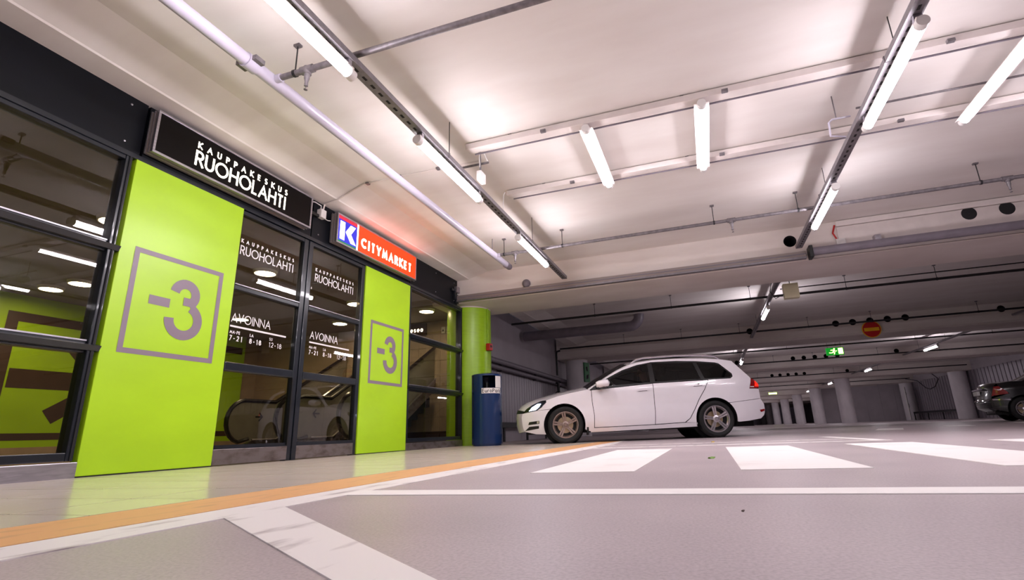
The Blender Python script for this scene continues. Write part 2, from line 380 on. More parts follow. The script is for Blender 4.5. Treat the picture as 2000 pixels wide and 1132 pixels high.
# ------------------------------------------------------------------ shop front
F3 = lambda x: (lambda a, b, d=0: (x+d, a, b))
FP = lambda a, b, d: (d, a, b)
wf = struct('wall_shopfront')
for y0, y1 in [(-9, -1.2), (-1.2, 2.86), (2.875, 5.05), (5.06, 7.46), (7.47, 9.28)]:
    o = MB().prism([(y0,2.82),(y1-.008,2.82),(y1-.008,3.36),(y0,3.36)], FP, -4.86, FX).build('fascia_panel', 'fascia_navy', wf)
    m = MB()
    for yy in [y0+.12, (y0+y1)/2, y1-.15]:
        for zz in (2.90, 3.28): m.lathe([(.001,.008),(.009,.006),(.011,0)], (FX, yy, zz), 'x', 8)
    m.build('rivets', 'steel', o)
B(-4.86, FX+.012, -9, 9.5, 2.775, 2.82).build('head_rail', 'frame_navy', wf)
B(-4.9, -4.86, -9, 9.6, 2.95, 3.7).build('wall_core', 'fascia_navy', wf)
for y0, y1 in [(2.835, 4.005), (6.235, 7.47)]:
    p = B(-4.83, FX+.01, y0, y1, .012, 2.82).build('wall_panel', 'panel_green', wf, bevel=.004); p['label'] = 'lime green panel with a grey level number'
    c = y0+.125 if y0 < 3 else y0+.17
    fn = F3(FX+.0125); m = MB(); b0, b1, z0, z1 = c, c+.90, 1.005, 1.965; t = .046
    m.flat([(b0,z0),(b1,z0),(b1,z0+t),(b0,z0+t)], fn); m.flat([(b0,z1-t),(b1,z1-t),(b1,z1),(b0,z1)], fn)
    m.flat([(b0,z0+t),(b0+t,z0+t),(b0+t,z1-t),(b0,z1-t)], fn); m.flat([(b1-t,z0+t),(b1,z0+t),(b1,z1-t),(b1-t,z1-t)], fn)
    m.build('square_border', 'graphic_grey', p)
    m = MB(); m.flat([(b0+.19,1.475),(b0+.385,1.475),(b0+.385,1.56),(b0+.19,1.56)], fn); three(m, fn, b0+.53, 1.19, 1.785, .092)
    m.build('level_number', 'graphic_grey', p)
    B(-4.83, FX+.014, y0, y1, 0, .012).build('panel_foot', 'slot_dark', p)
def glazed(name, y0, y1, sill, tip, extra=()):
    wdw = struct(name)
    B(-4.87, -4.745, y1-.055, y1, .13, 2.775).build('frame_post', 'frame_navy', wdw, bevel=.006)
    B(-4.87, -4.745, y0, y0+.055, .13, 2.775).build('frame_post', 'frame_navy', wdw, bevel=.006)
    B(-4.82, -4.735, y1-.03, y1-.018, .13, 2.775).build('frame_gasket', 'slot_dark', wdw)
    for yy in extra: B(-4.87, -4.745, yy-.03, yy+.03, .13, 2.775).build('frame_post', 'frame_navy', wdw, bevel=.006)
    B(-4.87, -4.745, y0+.055, y1-.055, .13, .195).build('frame_rail', 'frame_navy', wdw, bevel=.006)
    B(-4.87, -4.75, y0+.055, y1-.055, 2.735, 2.775).build('frame_rail', 'frame_navy', wdw, bevel=.006)
    for z in (1.90, 1.02):
        B(-4.86, -4.77, y0+.055, y1-.055, z-.05, z+.05).build('transom', 'frame_navy', wdw, bevel=.008)
        MB().prism([(-4.77,z-.035),(-4.735,z-.03),(-4.712,z+.012),(-4.735,z+.02),(-4.77,z+.03)], lambda a, b, d: (a, d, b), y0+.0, y1+tip).build('transom_cap', 'frame_navy', wdw)
        B(-4.768, -4.7645, y0+.06, y1-.06, z+.046, z+.058).build('glazing_bead', 'steel', wdw)
    ys = [y0]+list(extra)+[y1]
    for a, b in zip(ys[:-1], ys[1:]):
        for z0, z1 in [(.195,.97),(1.07,1.85),(1.95,2.735)]:
            B(-4.806, -4.8, a+.05, b-.05, z0-.01, z1+.01).build('pane', 'shop_glass', wdw)
    B(-4.88, sill, y0, y1+.02, 0, .122).build('sill', 'stainless_dirty' if name == 'window_2' else 'steel', wdw, bevel=.006)
    return wdw
glazed('window_1', -1.2, 2.805, -4.715, .025, (.75,))
glazed('window_2', 7.475, 9.50, -4.735, .01)
# doors
def door(name, y0, y1, hinge_left):
    d = struct(name)
    B(-4.83, -4.755, y0, y0+(.075 if not hinge_left else .012), .0, 2.77).build('stile', 'frame_navy', d, bevel=.008)
    B(-4.83, -4.755, y1-.075, y1, .0, 2.77).build('stile', 'frame_navy', d, bevel=.008)
    a, b = y0+(.075 if not hinge_left else .012), y1-.075
    B(-4.83, -4.758, a, b, 2.72, 2.77).build('rail', 'frame_navy', d, bevel=.006)
    for z0, z1 in [(1.835,1.895),(.955,1.05)]: B(-4.83, -4.752, a, b, z0, z1).build('rail', 'frame_navy', d, bevel=.012)
    B(-4.766, -4.7515, a, b, 1.897, 1.907).build('glazing_bead', 'steel', d)
    B(-4.83, -4.75, a-.01, b+.01, .012, .165).build('kick_plate', 'stainless_dirty', d, bevel=.004)
    B(-4.82, -4.757, a, b, .165, .205).build('rail', 'frame_navy', d)
    for z0, z1 in [(.205,.955),(1.05,1.835),(1.895,2.72)]: B(-4.80, -4.794, a, b, z0, z1).build('pane', 'shop_glass', d)
    return d
d1 = door('door_1', 4.01, 5.04, True); d2 = door('door_2', 5.055, 6.23, False)
B(-4.755, -4.742, 4.955, 4.975, .18, .95).build('edge_bumper', 'plastic_black', d1)
fn = F3(-4.7925)
for d, y in ((d1, 4.065), (d2, 5.235)):
    m = MB(); text(m, 'KAUPPAKESKUS', fn, y, 2.405, .046, .0105, .785); text(m, 'RUOHOLAHTI', fn, y, 2.265, .108, .0135, .785)
    text(m, 'AVOINNA', fn, y, 1.488, .102, .011, .53)
    m.flat([(y-.005,1.432),(y+.775,1.432),(y+.775,1.452),(y-.005,1.452)], fn)
    for s, hh, uo in (('MA-PE','7-21',0), ('LA','8-18',.258), ('SU','12-18',.53)):
        text(m, s, fn, y+uo, 1.362, .034, .0065 if uo < .5 else .005, None, .12)
        text(m, hh, fn, y+uo, 1.285, .058, .0105 if uo < .5 else .0075, .165 if uo < .5 else .19)
    m.build('lettering', 'letter_white', d)['label'] = 'white opening hours and mall name lettering'
    B(-4.7925, -4.79, y-.0-.055, y-.045, 2.14, 2.17).build('maker_mark', 'letter_white', d)

# ------------------------------------------------------------------ lightbox signs
def lightbox(name, label, y0, y1, z0, z1, x0=-4.748, x1=-4.62):
    s = thing(name, label, 'sign', (x0, (y0+y1)/2, z0))
    L = (y1-y0)/2; H = z1-z0; D = x1-x0
    B(0, D-.012, -L+.006, L-.006, .006, H-.006).build('case', 'rail_taupe', s, bevel=.01)
    for k in range(2): B(.02+.045*k, .032+.045*k, -L, L, 0, H).build('case_rib', 'tray_grey', s)
    t = .024
    f = MB(); f.box(D-.03, D+.004, -L, L, 0, t); f.box(D-.03, D+.004, -L, L, H-t, H); f.box(D-.03, D+.004, -L, -L+t, t, H-t); f.box(D-.03, D+.004, L-t, L, t, H-t)
    f.build('edge_trim', 'steel', s, bevel=.003)
    return s, L, H, D, t
s, L, H, D, t = lightbox('lightbox_sign', 'black lightbox sign with glowing white mall name lettering', 2.87, 4.895, 2.855, 3.30)
B(D-.012, D-.006, -L+t, L-t, t, H-t).build('face', 'sign_black', s)
fn = F3(D-.004); y = 3.28-3.8825
letters(s, 'letter_glow', 'KAUPPAKESKUS', fn, y+.01, .275, .072, .0135, 1.185)
letters(s, 'letter_glow', 'RUOHOLAHTI', fn, y, .08, .168, .023, 1.18)
s, L, H, D, t = lightbox('lightbox_sign', 'glowing orange lightbox sign with white supermarket lettering and letter K emblem', 5.385, 7.45, 2.855, 3.30)
ys = 5.82-6.4175
B(D-.012, D-.006, ys+.03, L-t, t, H-t).build('face', 'sign_orange', s)
B(D-.012, D-.004, ys, ys+.03, t, H-t).build('divider', 'letter_glow', s)
B(D-.012, D-.006, -L+t, ys, .05, H-.075).build('emblem_field', 'k_blue', s)
B(D-.012, D-.006, -L+t, ys, H-.075, H-t).build('emblem_band', 'k_red', s)
B(D-.012, D-.006, -L+t, ys, t, .05).build('emblem_band', 'k_green', s)
fn = F3(D-.003); k0 = -L+.065; k1 = ys-.04; m = MB(); za, zb = .075, H-.1
m.flat([(k0,za),(k0+.1,za),(k0+.1,zb),(k0,zb)], fn)
m.flat([(k0+.12,(za+zb)/2),(k1-.09,za),(k1+.02,za),(k0+.235,(za+zb)/2),(k1,zb),(k1-.11,zb)], fn)
m.build('emblem_letter', 'letter_glow', s)
letters(s, 'letter_glow', 'CITYMARKET', fn, 5.92-6.4175, .105, .155, .036, 1.375)
# transformer box and cable between the signs
j = thing('junction_box', 'small white junction box on the black fascia between the two lightbox signs', 'junction box', (-4.748, 5.17, 3.10))
B(0, .075, -.05, .05, .03, .15).build('box', 'plastic_white', j, bevel=.006)
B(0, .05, -.19, -.055, .02, .06).build('driver_unit', 'plastic_black', j)
MB().tube([(.04,-.02,.15),(.045,-.03,.2),(.04,-.14,.21),(.035,-.27,.17)], .007, 8).build('cable', 'plastic_white', j, smooth=True)
MB().tube([(.05,.03,.04),(.08,.08,.02),(.09,.12,.03)], .005, 8).build('cable', 'plastic_white', j, smooth=True)
c = thing('ceiling_conduit', 'thin pale conduit running from the lightbox signs up over the white pipe', 'conduit', (-4.7, 5.18, 3.25))
MB().tube([(0,0,0),(.02,.0,.09),(.25,-.02,.105),(.68,-.06,.235),(1.3,-.06,.235),(2.35,-.02,.235)], .011, 8).build('tube', 'rail_white', c, smooth=True)
for x in (.75, 1.25, 1.8): B(x-.02, x+.02, -.085, -.035, .215, .24).build('clip', 'galvanised', c)

# ------------------------------------------------------------------ shop interior seen through the glass
cl = MB().box(-11.9, -4.86, -1.2, 9.5, 2.95, 3.0); cl.box(-11.9, -5.42, 9.5, 10.95, 2.95, 3.0); st(cl.build('ceiling_lobby', 'shop_ceiling'))
lf = struct('floor_lobby'); B(-11.9, -4.86, -1.2, 9.5, 0, .004).build('slab', 'shop_floor', lf); B(-11.9, -5.42, 9.5, 10.95, 0, .004).build('slab', 'shop_floor', lf)
wb = struct('wall_lobby'); X = -11.5
B(X-.2, X, -1.2, 10.29, .3, 2.95).build('wall_panel', 'panel_green', wb); B(X-.2, X+.02, -1.2, 10.29, 0, .3).build('skirting', 'shop_wall', wb)
B(X-.3, X-.2, 10.29, 10.9, 0, 2.95).build('wall_panel', 'shop_wall', wb)
fn = F3(X+.004); m = MB()
for q in [[(5.35,2.47),(10.2,2.47),(10.2,2.64),(5.35,2.64)], [(5.35,.42),(10.2,.42),(10.2,.54),(5.35,.54)], [(5.35,.54),(5.52,.54),(5.52,2.47),(5.35,2.47)]]: m.flat(q, fn)
m.flat([(5.55,1.31),(6.75,1.31),(6.75,1.645),(5.55,1.645)], fn)
m.flat([(6.15,.93),(6.32,.70),(7.35,1.42),(7.35,1.54),(6.55,2.35),(6.25,2.15),(6.9,1.46)], fn)
m.build('arrow_graphic', 'graphic_brown', wb)['label'] = 'large brown arrow in a brown frame'
wn = struct('wall_tiled')
for i in range(10):
    for kk in range(8): B(-7.42+i*.2, -7.225+i*.2, 10.9, 10.95, .32+kk*.33, .645+kk*.33).build('wall_tile', 'shop_tile', wn)
B(-7.43, -5.42, 10.95, 11.1, 0, 2.95).build('wall_core', 'grout', wn); B(-7.43, -5.42, 10.88, 10.95, 0, .31).build('skirting', 'graphic_brown', wn)
wall_box('wall_lobby_end', 'shop_wall', -11.9, -7.43, 10.9, 11.1, 0, 3.0)
wall_box('wall_lobby_near', 'shop_wall', -11.9, -4.86, -1.4, -1.2, 0, 3.0)
for i, x in enumerate((-5.93, -5.79, -5.65, -5.51)):
    q = thing('wall_socket_box', 'small pale box in the row under the lobby ceiling', 'socket box', (x, 10.9, 2.62), 0, 'pale boxes under the lobby ceiling')
    B(-.05, .05, -.05, 0, 0, .16).build('box', 'plastic_white', q, bevel=.004); B(-.02, .02, -.056, -.05, .05, .09).build('socket', 'slot_dark' if i in (0, 2) else 'plastic_white', q)
s = thing('lobby_sign', 'small sign with glowing white letters on the lobby end wall', 'sign', (-6.72, 10.89, 2.62))
B(-.36, .32, -.05, .005, 0, .30).build('board', 'graphic_brown', s); m = MB(); text(m, 'ateseo', lambda a, b, d=0: (a, -.054-d, b), -.3, .09, .12, .02, .54); m.build('lettering', 'letter_glow_far', s)
spots = [(-6.7,6.2),(-6.7,8.52),(-9.8,5.39),(-10.55,5.39),(-9.77,8.52),(-6.7,3.9),(-9.8,2.6),(-8.2,9.9),(-5.75,9.75)]  # last spot is an added lamp that brightens the tiled wall
for i, (x, y) in enumerate(spots):
    q = thing('downlight', ['warm round downlight between the glass doors and the escalators', 'warm round downlight above the foot of the right escalator', 'warm round downlight nearer of the pair before the brown arrow', 'warm round downlight hard against the green arrow wall', 'warm round downlight before the end of the green wall', 'warm round downlight behind the first green panel', 'warm round downlight at the near end of the green wall', 'warm round downlight above the left escalator', 'added warm round downlight to brighten the tiled lobby wall'][i], 'downlight', (x, y, 2.90), 0, 'round downlights in the lobby ceiling')
    m = MB(); m.smooth = True; m.lathe([(.155,0),(.17,0),(.185,.05),(.15,.05),(.155,0)], (0,0,0), 'z', 28); m.build('trim_ring', 'plastic_white', q)
    m = MB(); m.lathe([(.001,.006),(.155,.006)], (0,0,0), 'z', 28); m.build('diffuser', 'disc_glow', q)
# escalators
def escalator(x0, x1, label):
    e = thing('escalator', label, 'escalator', ((x0+x1)/2, 7.5, .004)); hw = (x1-x0)/2
    def rise(y): return max(0, y-1.15)*.577
    for sx in (-1, 1):
        xx = sx*(hw-.05)
        path = [(xx,.55,.30)]+[(xx,.42-.40*math.sin(math.radians(a)),.63-.40*math.cos(math.radians(a))) for a in range(15, 176, 16)]
        path += [(xx,.75,1.03),(xx,1.15,1.03),(xx,1.6,1.03+rise(1.6)),(xx,3.3,1.03+rise(3.3))]
        MB().tube(path, .04, 8).build('handrail', 'handrail_rubber', e, smooth=True)
        pts = [(y, z) for _, y, z in path]; poly = pts+[(3.3,.25+rise(3.3)),(1.6,.25+rise(1.6)),(1.15,.25),(.6,.25)]
        bal = MB(); vs = [(xx-.006,y,z) for y, z in poly]+[(xx+.006,y,z) for y, z in poly]; n = len(poly)
        bal.add(vs, [tuple(range(n)), tuple(range(n, 2*n))]+[(i,(i+1)%n,n+(i+1)%n,n+i) for i in range(n)]); bo = bal.build('balustrade', 'escalator_panel', e)
        m = MB(); f2 = lambda a, b: (xx+.012, a, b); ar = .085
        dr = 1 if label.startswith('left') or sx > 0 else -1
        c = .75
        m.ribbon([(c-dr*ar,.72),(c+dr*ar,.72)], .03, f2); m.ribbon([(c+dr*.01,.80),(c+dr*ar,.72),(c+dr*.01,.64)], .03, f2)
        m.build('arrow_sticker', 'print_black', bo)
        m = MB(); pl = [(.45,.02),(1.2,.02),(3.3,.02+rise(3.3)),(3.3,.27+rise(3.3)),(1.2,.27),(.6,.27),(.45,.18)]
        vs = [(xx-.05,y,z) for y, z in pl]+[(xx+.05,y,z) for y, z in pl]; n = len(pl)
        m.add(vs, [tuple(range(n)), tuple(range(n, 2*n))]+[(i,(i+1)%n,n+(i+1)%n,n+i) for i in range(n)]); m.build('skirt_panel', 'stainless_dirty', e)
        MB().tube([(xx+.05,.6,.28),(xx+.05,1.2,.28),(xx+.05,3.3,.28+rise(3.3))], .018, 6).build('skirt_trim', 'steel', e)
    B(-hw+.1, hw-.1, .1, 1.2, 0, .03).build('landing_plate', 'steel', e)
    for kk in range(8): B(-hw+.1, hw-.1, 1.2+kk*.25, 1.45+kk*.25, max(0,.577*.25*kk-.15), .03+.577*.25*(kk)+.05).build('step', 'slot_dark', e)
    return e
escalator(-8.72, -7.46, 'left escalator with black handrails against the green lobby wall')
escalator(-7.3, -6.08, 'right escalator with black handrails behind the glass double doors')

# ------------------------------------------------------------------ columns
def column(x, y, mat, label, r=.47, group=None, z1=ZB):
    c = thing('column', label, 'column', (x, y, 0), 0, group)
    m = MB(); m.smooth = True; m.lathe([(.001,0),(r,0),(r,z1-.03)], (0,0,0), 'z', 40); m.build('shaft', mat, c)
    m = MB(); m.lathe([(r,z1-.03),(r+.006,z1-.03),(r+.006,z1-.002),(.001,z1-.002)], (0,0,0), 'z', 40); m.build('collar', 'beam_paint', c)
    return c
g = column(-4.834, 10.03, 'column_green', 'lime green round column at the end of the shop front', .479)
w2 = column(-4.75, 19.55, 'column_white', 'white round column with a green exit plate behind the white wagon', .43)
lab = 'white round column in the long row beside the far wall'
for k in range(3, 11): column(8.62, BEAMS[k+1] if k+1 < len(BEAMS) else 10+9.55*k, 'column_white', lab, .45, 'white columns in the far row')
column(15.05, 38.6, 'column_white', 'white column on the right wall next to the low guard rail', .47)
column(15.2, 48.15, 'column_white', 'white column in the corner beside the open pale door', .47)
for k in range(4, 9): column(-4.75, BEAMS[k], 'column_white', 'white column hidden in the dark left aisle', .43, 'columns in the left aisle')
# plate on the second column
q = thing('exit_plate', 'dark green exit plate fixed to the white column behind the wagon', 'sign', (-4.325, 19.38, 2.0))
B(-.02, .02, -.16, .16, 0, .75).build('plate', 'sign_green', q); q.rotation_euler.z = math.radians(-24)
m = MB(); fn = lambda a, b: (.022, a, b); m.flat([(-.08,.1),(.06,.14),(.08,.3),(-.05,.26)], fn); m.flat([(-.04,.44),(.05,.4),(.03,.6),(-.06,.58)], fn); m.build('pictogram', 'slot_dark', q)
# red alarm box on the green column
q = thing('alarm_box', 'small red fire alarm box on the side of the green column', 'alarm box', (-4.325, 9.93, 1.93)); q.rotation_euler.z = math.radians(78)
B(-.06, .06, -.06, .03, 0, .15).build('case', 'red_paint', q, bevel=.008); B(-.025, .025, -.066, -.06, .06, .11).build('button', 'plastic_black', q)
MB().tube([(.0,.02,.15),(.0,.02,.93)], .012, 6).build('cable', 'column_green', q)

# ------------------------------------------------------------------ litter bin
b = thing('litter_bin', 'tall dark blue cylindrical litter bin in front of the green column', 'litter bin', (-3.98, 9.02, 0.004))
R = .285; a_0, a_1 = math.radians(-82), math.radians(-32)
def shell(prof, a0, a1, n, name, mat, par): m = MB(); m.smooth = True; m.lathe(prof, (0,0,0), 'z', n, a0, a1); return m.build(name, mat, par)
body = shell([(R-.02,0),(R-.02,.03),(R,.03),(R,1.035)], 0, 2*math.pi, 48, 'body', 'bin_blue', b)
shell([(R,1.035),(R,1.265)], a_1, a_0+2*math.pi, 40, 'upper_wall', 'bin_blue', b)
shell([(R,1.265),(R,1.295),(R-.03,1.31),(.001,1.31)], 0, 2*math.pi, 48, 'lid', 'bin_blue', b)
shell([(.001,1.036),(R-.01,1.036)], 0, 2*math.pi, 24, 'ash_tray', 'slot_dark', b)
shell([(.05,1.04),(.05,1.15),(.001,1.15)], 0, 2*math.pi, 16, 'inner_bucket', 'plastic_black', b)
shell([(R+.002,1.04),(R+.002,1.255)], math.radians(-32), math.radians(-2), 10, 'notice', 'plastic_white', b)
lb = shell([(R+.003,.935),(R+.003,1.033)], math.radians(-86), math.radians(-6), 20, 'name_label', 'plastic_white', b)
m = MB(); text(m, 'EuroPark', lambda a, bb, d=0: ((R+.0045+d)*math.cos(a/R), (R+.0045+d)*math.sin(a/R), bb), R*math.radians(-84), .948, .072, .011, R*math.radians(76))
m.build('lettering', 'print_black', lb)

# ------------------------------------------------------------------ cable trays, tube lights
def tray(x, y0, y1, z, label, slots=True):
    t = thing('cable_tray', label, 'cable tray', (x, y0, z)); L = y1-y0
    m = MB(); m.box(-.05,.05,0,L,0,.004); m.box(-.05,-.046,0,L,.004,.055); m.box(.046,.05,0,L,.004,.055); m.box(-.046,-.03,0,L,.05,.055); m.box(.03,.046,0,L,.05,.055)
    m.build('channel', 'tray_grey', t)
    if slots:
        m = MB(); y = .06
        while y < L-.08: m.box(-.011, .011, y, y+.05, -.002, .0); y += .11
        o = m.build('slots', 'slot_dark', t); o['kind'] = 'stuff'; o['label'] = 'row of punched slots'
    y = .35
    while y < L:
        B(-.056, .056, y-.012, y+.012, -.004, .062).build('clamp', 'galvanised', t); B(.047, .053, y-.004, y+.004, .06, ZC-z).build('hanger_rod', 'black_iron', t); y += 1.375*2
    return t
TUBES = []
def tube_light(x, y, z, label, group, glow='tube_glow', L=1.45, drop=.054, half=False):
    t = thing('tube_light', label, 'tube light', (x, y, z), 0, group); r = .042
    m = MB(); m.smooth = True; m.lathe([(r,.06),(r,L-.06)], (0,0,0), 'y', 14, math.radians(175 if half else 140), math.radians(365 if half else 400)); m.build('diffuser', glow, t)
    m = MB(); m.smooth = True; m.lathe([(r,.06),(r,L-.06)], (0,0,0), 'y', 8, math.radians(5 if half else 40), math.radians(175 if half else 140)); m.build('housing', 'rail_white', t)
    for ya, yb in ((0,.06),(L-.06,L)):
        m = MB(); m.smooth = True; m.lathe([(.001,ya),(r*1.06,ya),(r*1.06,yb),(.001,yb)], (0,0,0), 'y', 16); m.build('end_cap', 'plastic_white', t)
    B(-.028, .028, .02, L-.02, r-.012, r+.012).build('spine', 'rail_white', t)
    if half: B(-.075, .075, .02, L-.02, .006, .014).build('reflector', 'rail_white', t)  # wide plate added to keep tube light from burning out the ceiling
    for ya in (.05, L-.09): B(-.03, .03, ya, ya+.035, r, r+drop).build('bracket', 'steel', t)
    return t
TZ = 3.05
tray(-2.355, 1.2, 9.12, TZ, 'slotted steel cable tray beside the white pipe along the shop front')
tray(1.79, 1.2, 9.12, TZ, 'slotted steel cable tray over the zebra crossing')
for y, w_ in ((1.33, 'nearest the sprinkler head'), (3.72, 'level with the black lightbox sign'), (6.47, 'last before the beam')):
    tube_light(-2.345, y, 2.95, 'tube light under the tray beside the white pipe, ' + w_, 'tube lights under the cable trays', 'tube_glow_shop')
for y, w_ in ((3.72, 'between the two ceiling rails'), (6.47, 'crossed by the sprinkler pipe')):
    tube_light(1.80, y, 2.95, 'bright tube light under the tray over the zebra crossing, ' + w_, 'tube lights under the cable trays')
for x in (-2.355, 1.79): tray(x, -8.5, -.4, TZ, 'cable tray behind the near cross beam ' + ('on the shop side' if x < 0 else 'on the lane side'))
for y in (-7.4, -4.7, -2.0):
    for x in (-2.345, 1.80): tube_light(x, y, 2.95, 'tube light on a tray behind the near cross beam', 'tube lights behind the near cross beam')
tube_light(1.80, 1.22, 2.95, 'tube light on a tray behind the near cross beam', 'tube lights behind the near cross beam')
labs = ['tube light hung from the two ceiling rails near the shop end of the rails', 'tube light hung from the two ceiling rails in the middle between the trays', 'tube light hung from the two ceiling rails beyond the zebra crossing tray']
for x, l in zip((-.9, .30, 3.06), labs): tube_light(x, 4.72, 3.335, l, 'tube lights on the ceiling rails', drop=.02, half=True)
for x in (4.26, 5.46): tube_light(x, 4.72, 3.335, 'tube light further along the ceiling rails', 'tube lights further along the rails', drop=.02, half=True)
# second bay and beyond
tray(1.70, 11.0, 18.7, TZ, 'cable tray behind the first cross beam carrying one lit tube', True)
tray(1.70, 20.6, 28.2, TZ, 'cable tray above the roof of the white wagon', False)
tray(9.1, 11.0, 18.7, TZ, 'unlit cable tray near the dark sedan', False)
for k in range(2, 5): tray(9.1, BEAMS[k]+1.0, BEAMS[k+1]-.9, TZ, ['cable tray beside the exit sign', 'cable tray before the far row of columns', 'cable tray along the far row of columns'][k-2], False)
tube_light(1.70, 13.35, 2.95, 'lone lit tube behind the first cross beam', 'tube lights in the darker bays', 'tube_glow_far')
tube_light(1.70, 24.4, 2.95, 'lit tube just above the tail of the white wagon', 'tube lights in the darker bays', 'tube_glow_far')
for k, (y, l) in enumerate(((24.3, 'lit tube to the right of the green exit sign'), (33.4, 'lit tube before the far grey wall'), (43.6, 'lit tube at the top of the first far column'), (53.2, 'lit tube deep in the far row of columns'))):
    tube_light(9.1, y, 2.95, l, 'tube lights in the darker bays', 'tube_glow_far')
for y in (33.4, 43.6, 53.2, 62.7, 72.3): tube_light(1.70, y, 2.95, 'lit tube in the far lane hidden behind the white wagon', 'tube lights behind the wagon', 'tube_glow_far')
for y in (62.7, 72.3): tube_light(9.1, y, 2.95, 'lit tube at the far end of the row of columns', 'tube lights at the far end', 'tube_glow_far')
# junction boxes on tray one
q = thing('junction_box', 'white junction box on the tray nearest the shop, under a short ceiling bracket', 'junction box', (-2.25, 5.0, 3.10))
B(-.03, .03, -.07, .07, 0, .12).build('box', 'plastic_white', q, bevel=.005)
MB().tube([(0,-.02,.12),(0,-.03,.3),(0,-.04,.385)], .012, 8).build('stem', 'galvanised', q)
MB().tube([(0,-.02,.12),(0,-.05,.3),(.03,-.1,.36),(.07,-.08,.33),(.09,-.0,.25)], .006, 6).build('cable', 'plastic_white', q, smooth=True)
MB().tube([(-.3,-.0,.24),(.1,-.0,.24)], .014, 8).build('arm', 'galvanised', q)
q = thing('drop_cable', 'white cable dropping from the lower ceiling rail to the tray nearest the shop', 'cable', (-2.32, 5.95, 3.42))
MB().tube([(0,0,0),(-.02,.0,-.03),(-.04,.02,-.16),(-.03,.03,-.31)], .007, 6).build('cable', 'plastic_white', q, smooth=True)
q = thing('tray_bracket', 'bent steel conduit arm beside the zebra crossing tray', 'bracket', (1.60, 5.35, 3.10))
MB().tube([(.15,0,.12),(-.02,0,.12),(-.05,.02,.1),(-.05,.05,-.04),(.1,.1,-.05)], .010, 6).build('arm', 'pipe_white', q, smooth=True); MB().tube([(.02,0,.12),(.02,0,.39)], .006, 6).build('rod', 'galvanised', q)

# ------------------------------------------------------------------ ceiling rails
def crail(y, x0, x1, label):
    t = thing('ceiling_rail', label, 'ceiling rail', (x0, y, ZC)); L = x1-x0
    B(0, L, .0, .11, -.085, -.012).build('channel', 'rail_white', t, bevel=.004)
    B(.04, L, .112, .13, -.07, -.05).build('lip', 'rail_taupe', t)
    MB().tube([(.06,.14,-.085),(L,.14,-.085)], .010, 8).build('conduit', 'pipe_grey', t)
    x = .55
    while x < L: B(x-.02, x+.02, .01, .06, -.013, 0).build('spacer', 'black_iron', t); B(x+.38, x+.44, -.045, -.01, -.1, -.07).build('clip', 'galvanised', t); x += 1.9
    return t
crail(4.74, -2.33, 9, 'pale ceiling rail with conduit, the one further from the cross beam')
crail(6.02, -2.33, 9, 'pale ceiling rail with conduit, nearer to the cross beam')
MBx = MB().tube([(1.9,5.6,3.44),(9,5.6,3.44)], .012, 8); tag(MBx.build('ceiling_conduit', 'galvanised'), 'thin steel conduit between the two ceiling rails', 'conduit')

# ------------------------------------------------------------------ sprinkler pipework
def sprinkler(p, x, r=.026):
    q = MB(); q.smooth = True; q.lathe([(.001,.02),(.034,.02),(.034,-.045),(.024,-.05),(.022,-.09),(.02,-.095),(.014,-.125),(.016,-.16),(.003,-.165),(.003,-.19),(.016,-.192),(.016,-.196),(.001,-.198)], (x,0,0), 'z', 14)
    o = q.build('sprinkler_head', 'galvanised', p); MB().tube([(x-.06,0,0),(x+.06,0,0)], r*1.35, 12).build('tee', 'galvanised', o)
def branch(y, x0, x1, z, label, heads, hangers, r=.026, mat='galvanised', hm='black_iron'):
    p = thing('sprinkler_pipe', label, 'pipe', (x0, y, z)); L = x1-x0
    MB().tube([(0,0,0),(L,0,0)], r, 12).build('pipe', mat, p, smooth=True)
    for x in heads: sprinkler(p, x-x0, r)
    for x in hangers:
        m = MB().tube([(x-x0,0,r),(x-x0,0,ZC-z-.02)], .006, 6).build('hanger_rod', hm, p)
        m = MB(); m.lathe([(r+.001,-.012),(r+.006,-.012),(r+.006,.012),(r+.001,.012)], (x-x0,0,0), 'x', 12); m.build('pipe_clip', hm, p)
        B(x-x0-.03, x-x0+.03, -.02, .02, ZC-z-.02, ZC-z).build('ceiling_plate', 'galvanised', p)
    return p
p = thing('sprinkler_main', 'white main pipe running along the shop front below the ceiling', 'pipe', (-3.22, -8, 3.2))
MB().tube([(0,9.2,0),(0,16.25,0)], .054, 20).build('pipe', 'pipe_white', p, smooth=True)
m = MB(); m.smooth = True; m.lathe([(.001,16.42),(.05,16.42),(.052,16.40),(.06,16.39),(.06,16.3),(.064,16.29),(.064,16.22),(.05,16.22)], (0,0,0), 'y', 20); m.build('end_cap', 'pipe_grey', p)
m = MB(); m.smooth = True; m.lathe([(.05,10.55),(.066,10.55),(.066,10.66),(.05,10.66)], (0,0,0), 'y', 20); cp = m.build('coupling', 'pipe_white', p)
for sx in (-1, 1): B(sx*.085-.02, sx*.085+.02, 10.56, 10.65, -.02, .02).build('bolt_lug', 'galvanised', cp)
for y in (10.83, 15.72):
    MB().tube([(.0,y,0),(.1,y,0)], .036, 12).build('outlet', 'pipe_white', p, smooth=True)
for y in (15.6,): MB().tube([(0,y,.05),(0,y,.27)], .007, 6).build('hanger_rod', 'galvanised', p)
branch(2.83, -3.12, 9, 3.2, 'galvanised sprinkler pipe crossing above the tray near the black lightbox sign', [-2.85, .7, 4.2], [-2.98, .45, 3.8])
branch(7.72, -3.12, 9, 3.2, 'galvanised sprinkler pipe crossing in front of the cross beam', [-2.85, .67, 4.12], [-3.05, -2.0, .42, 1.6, 3.83])
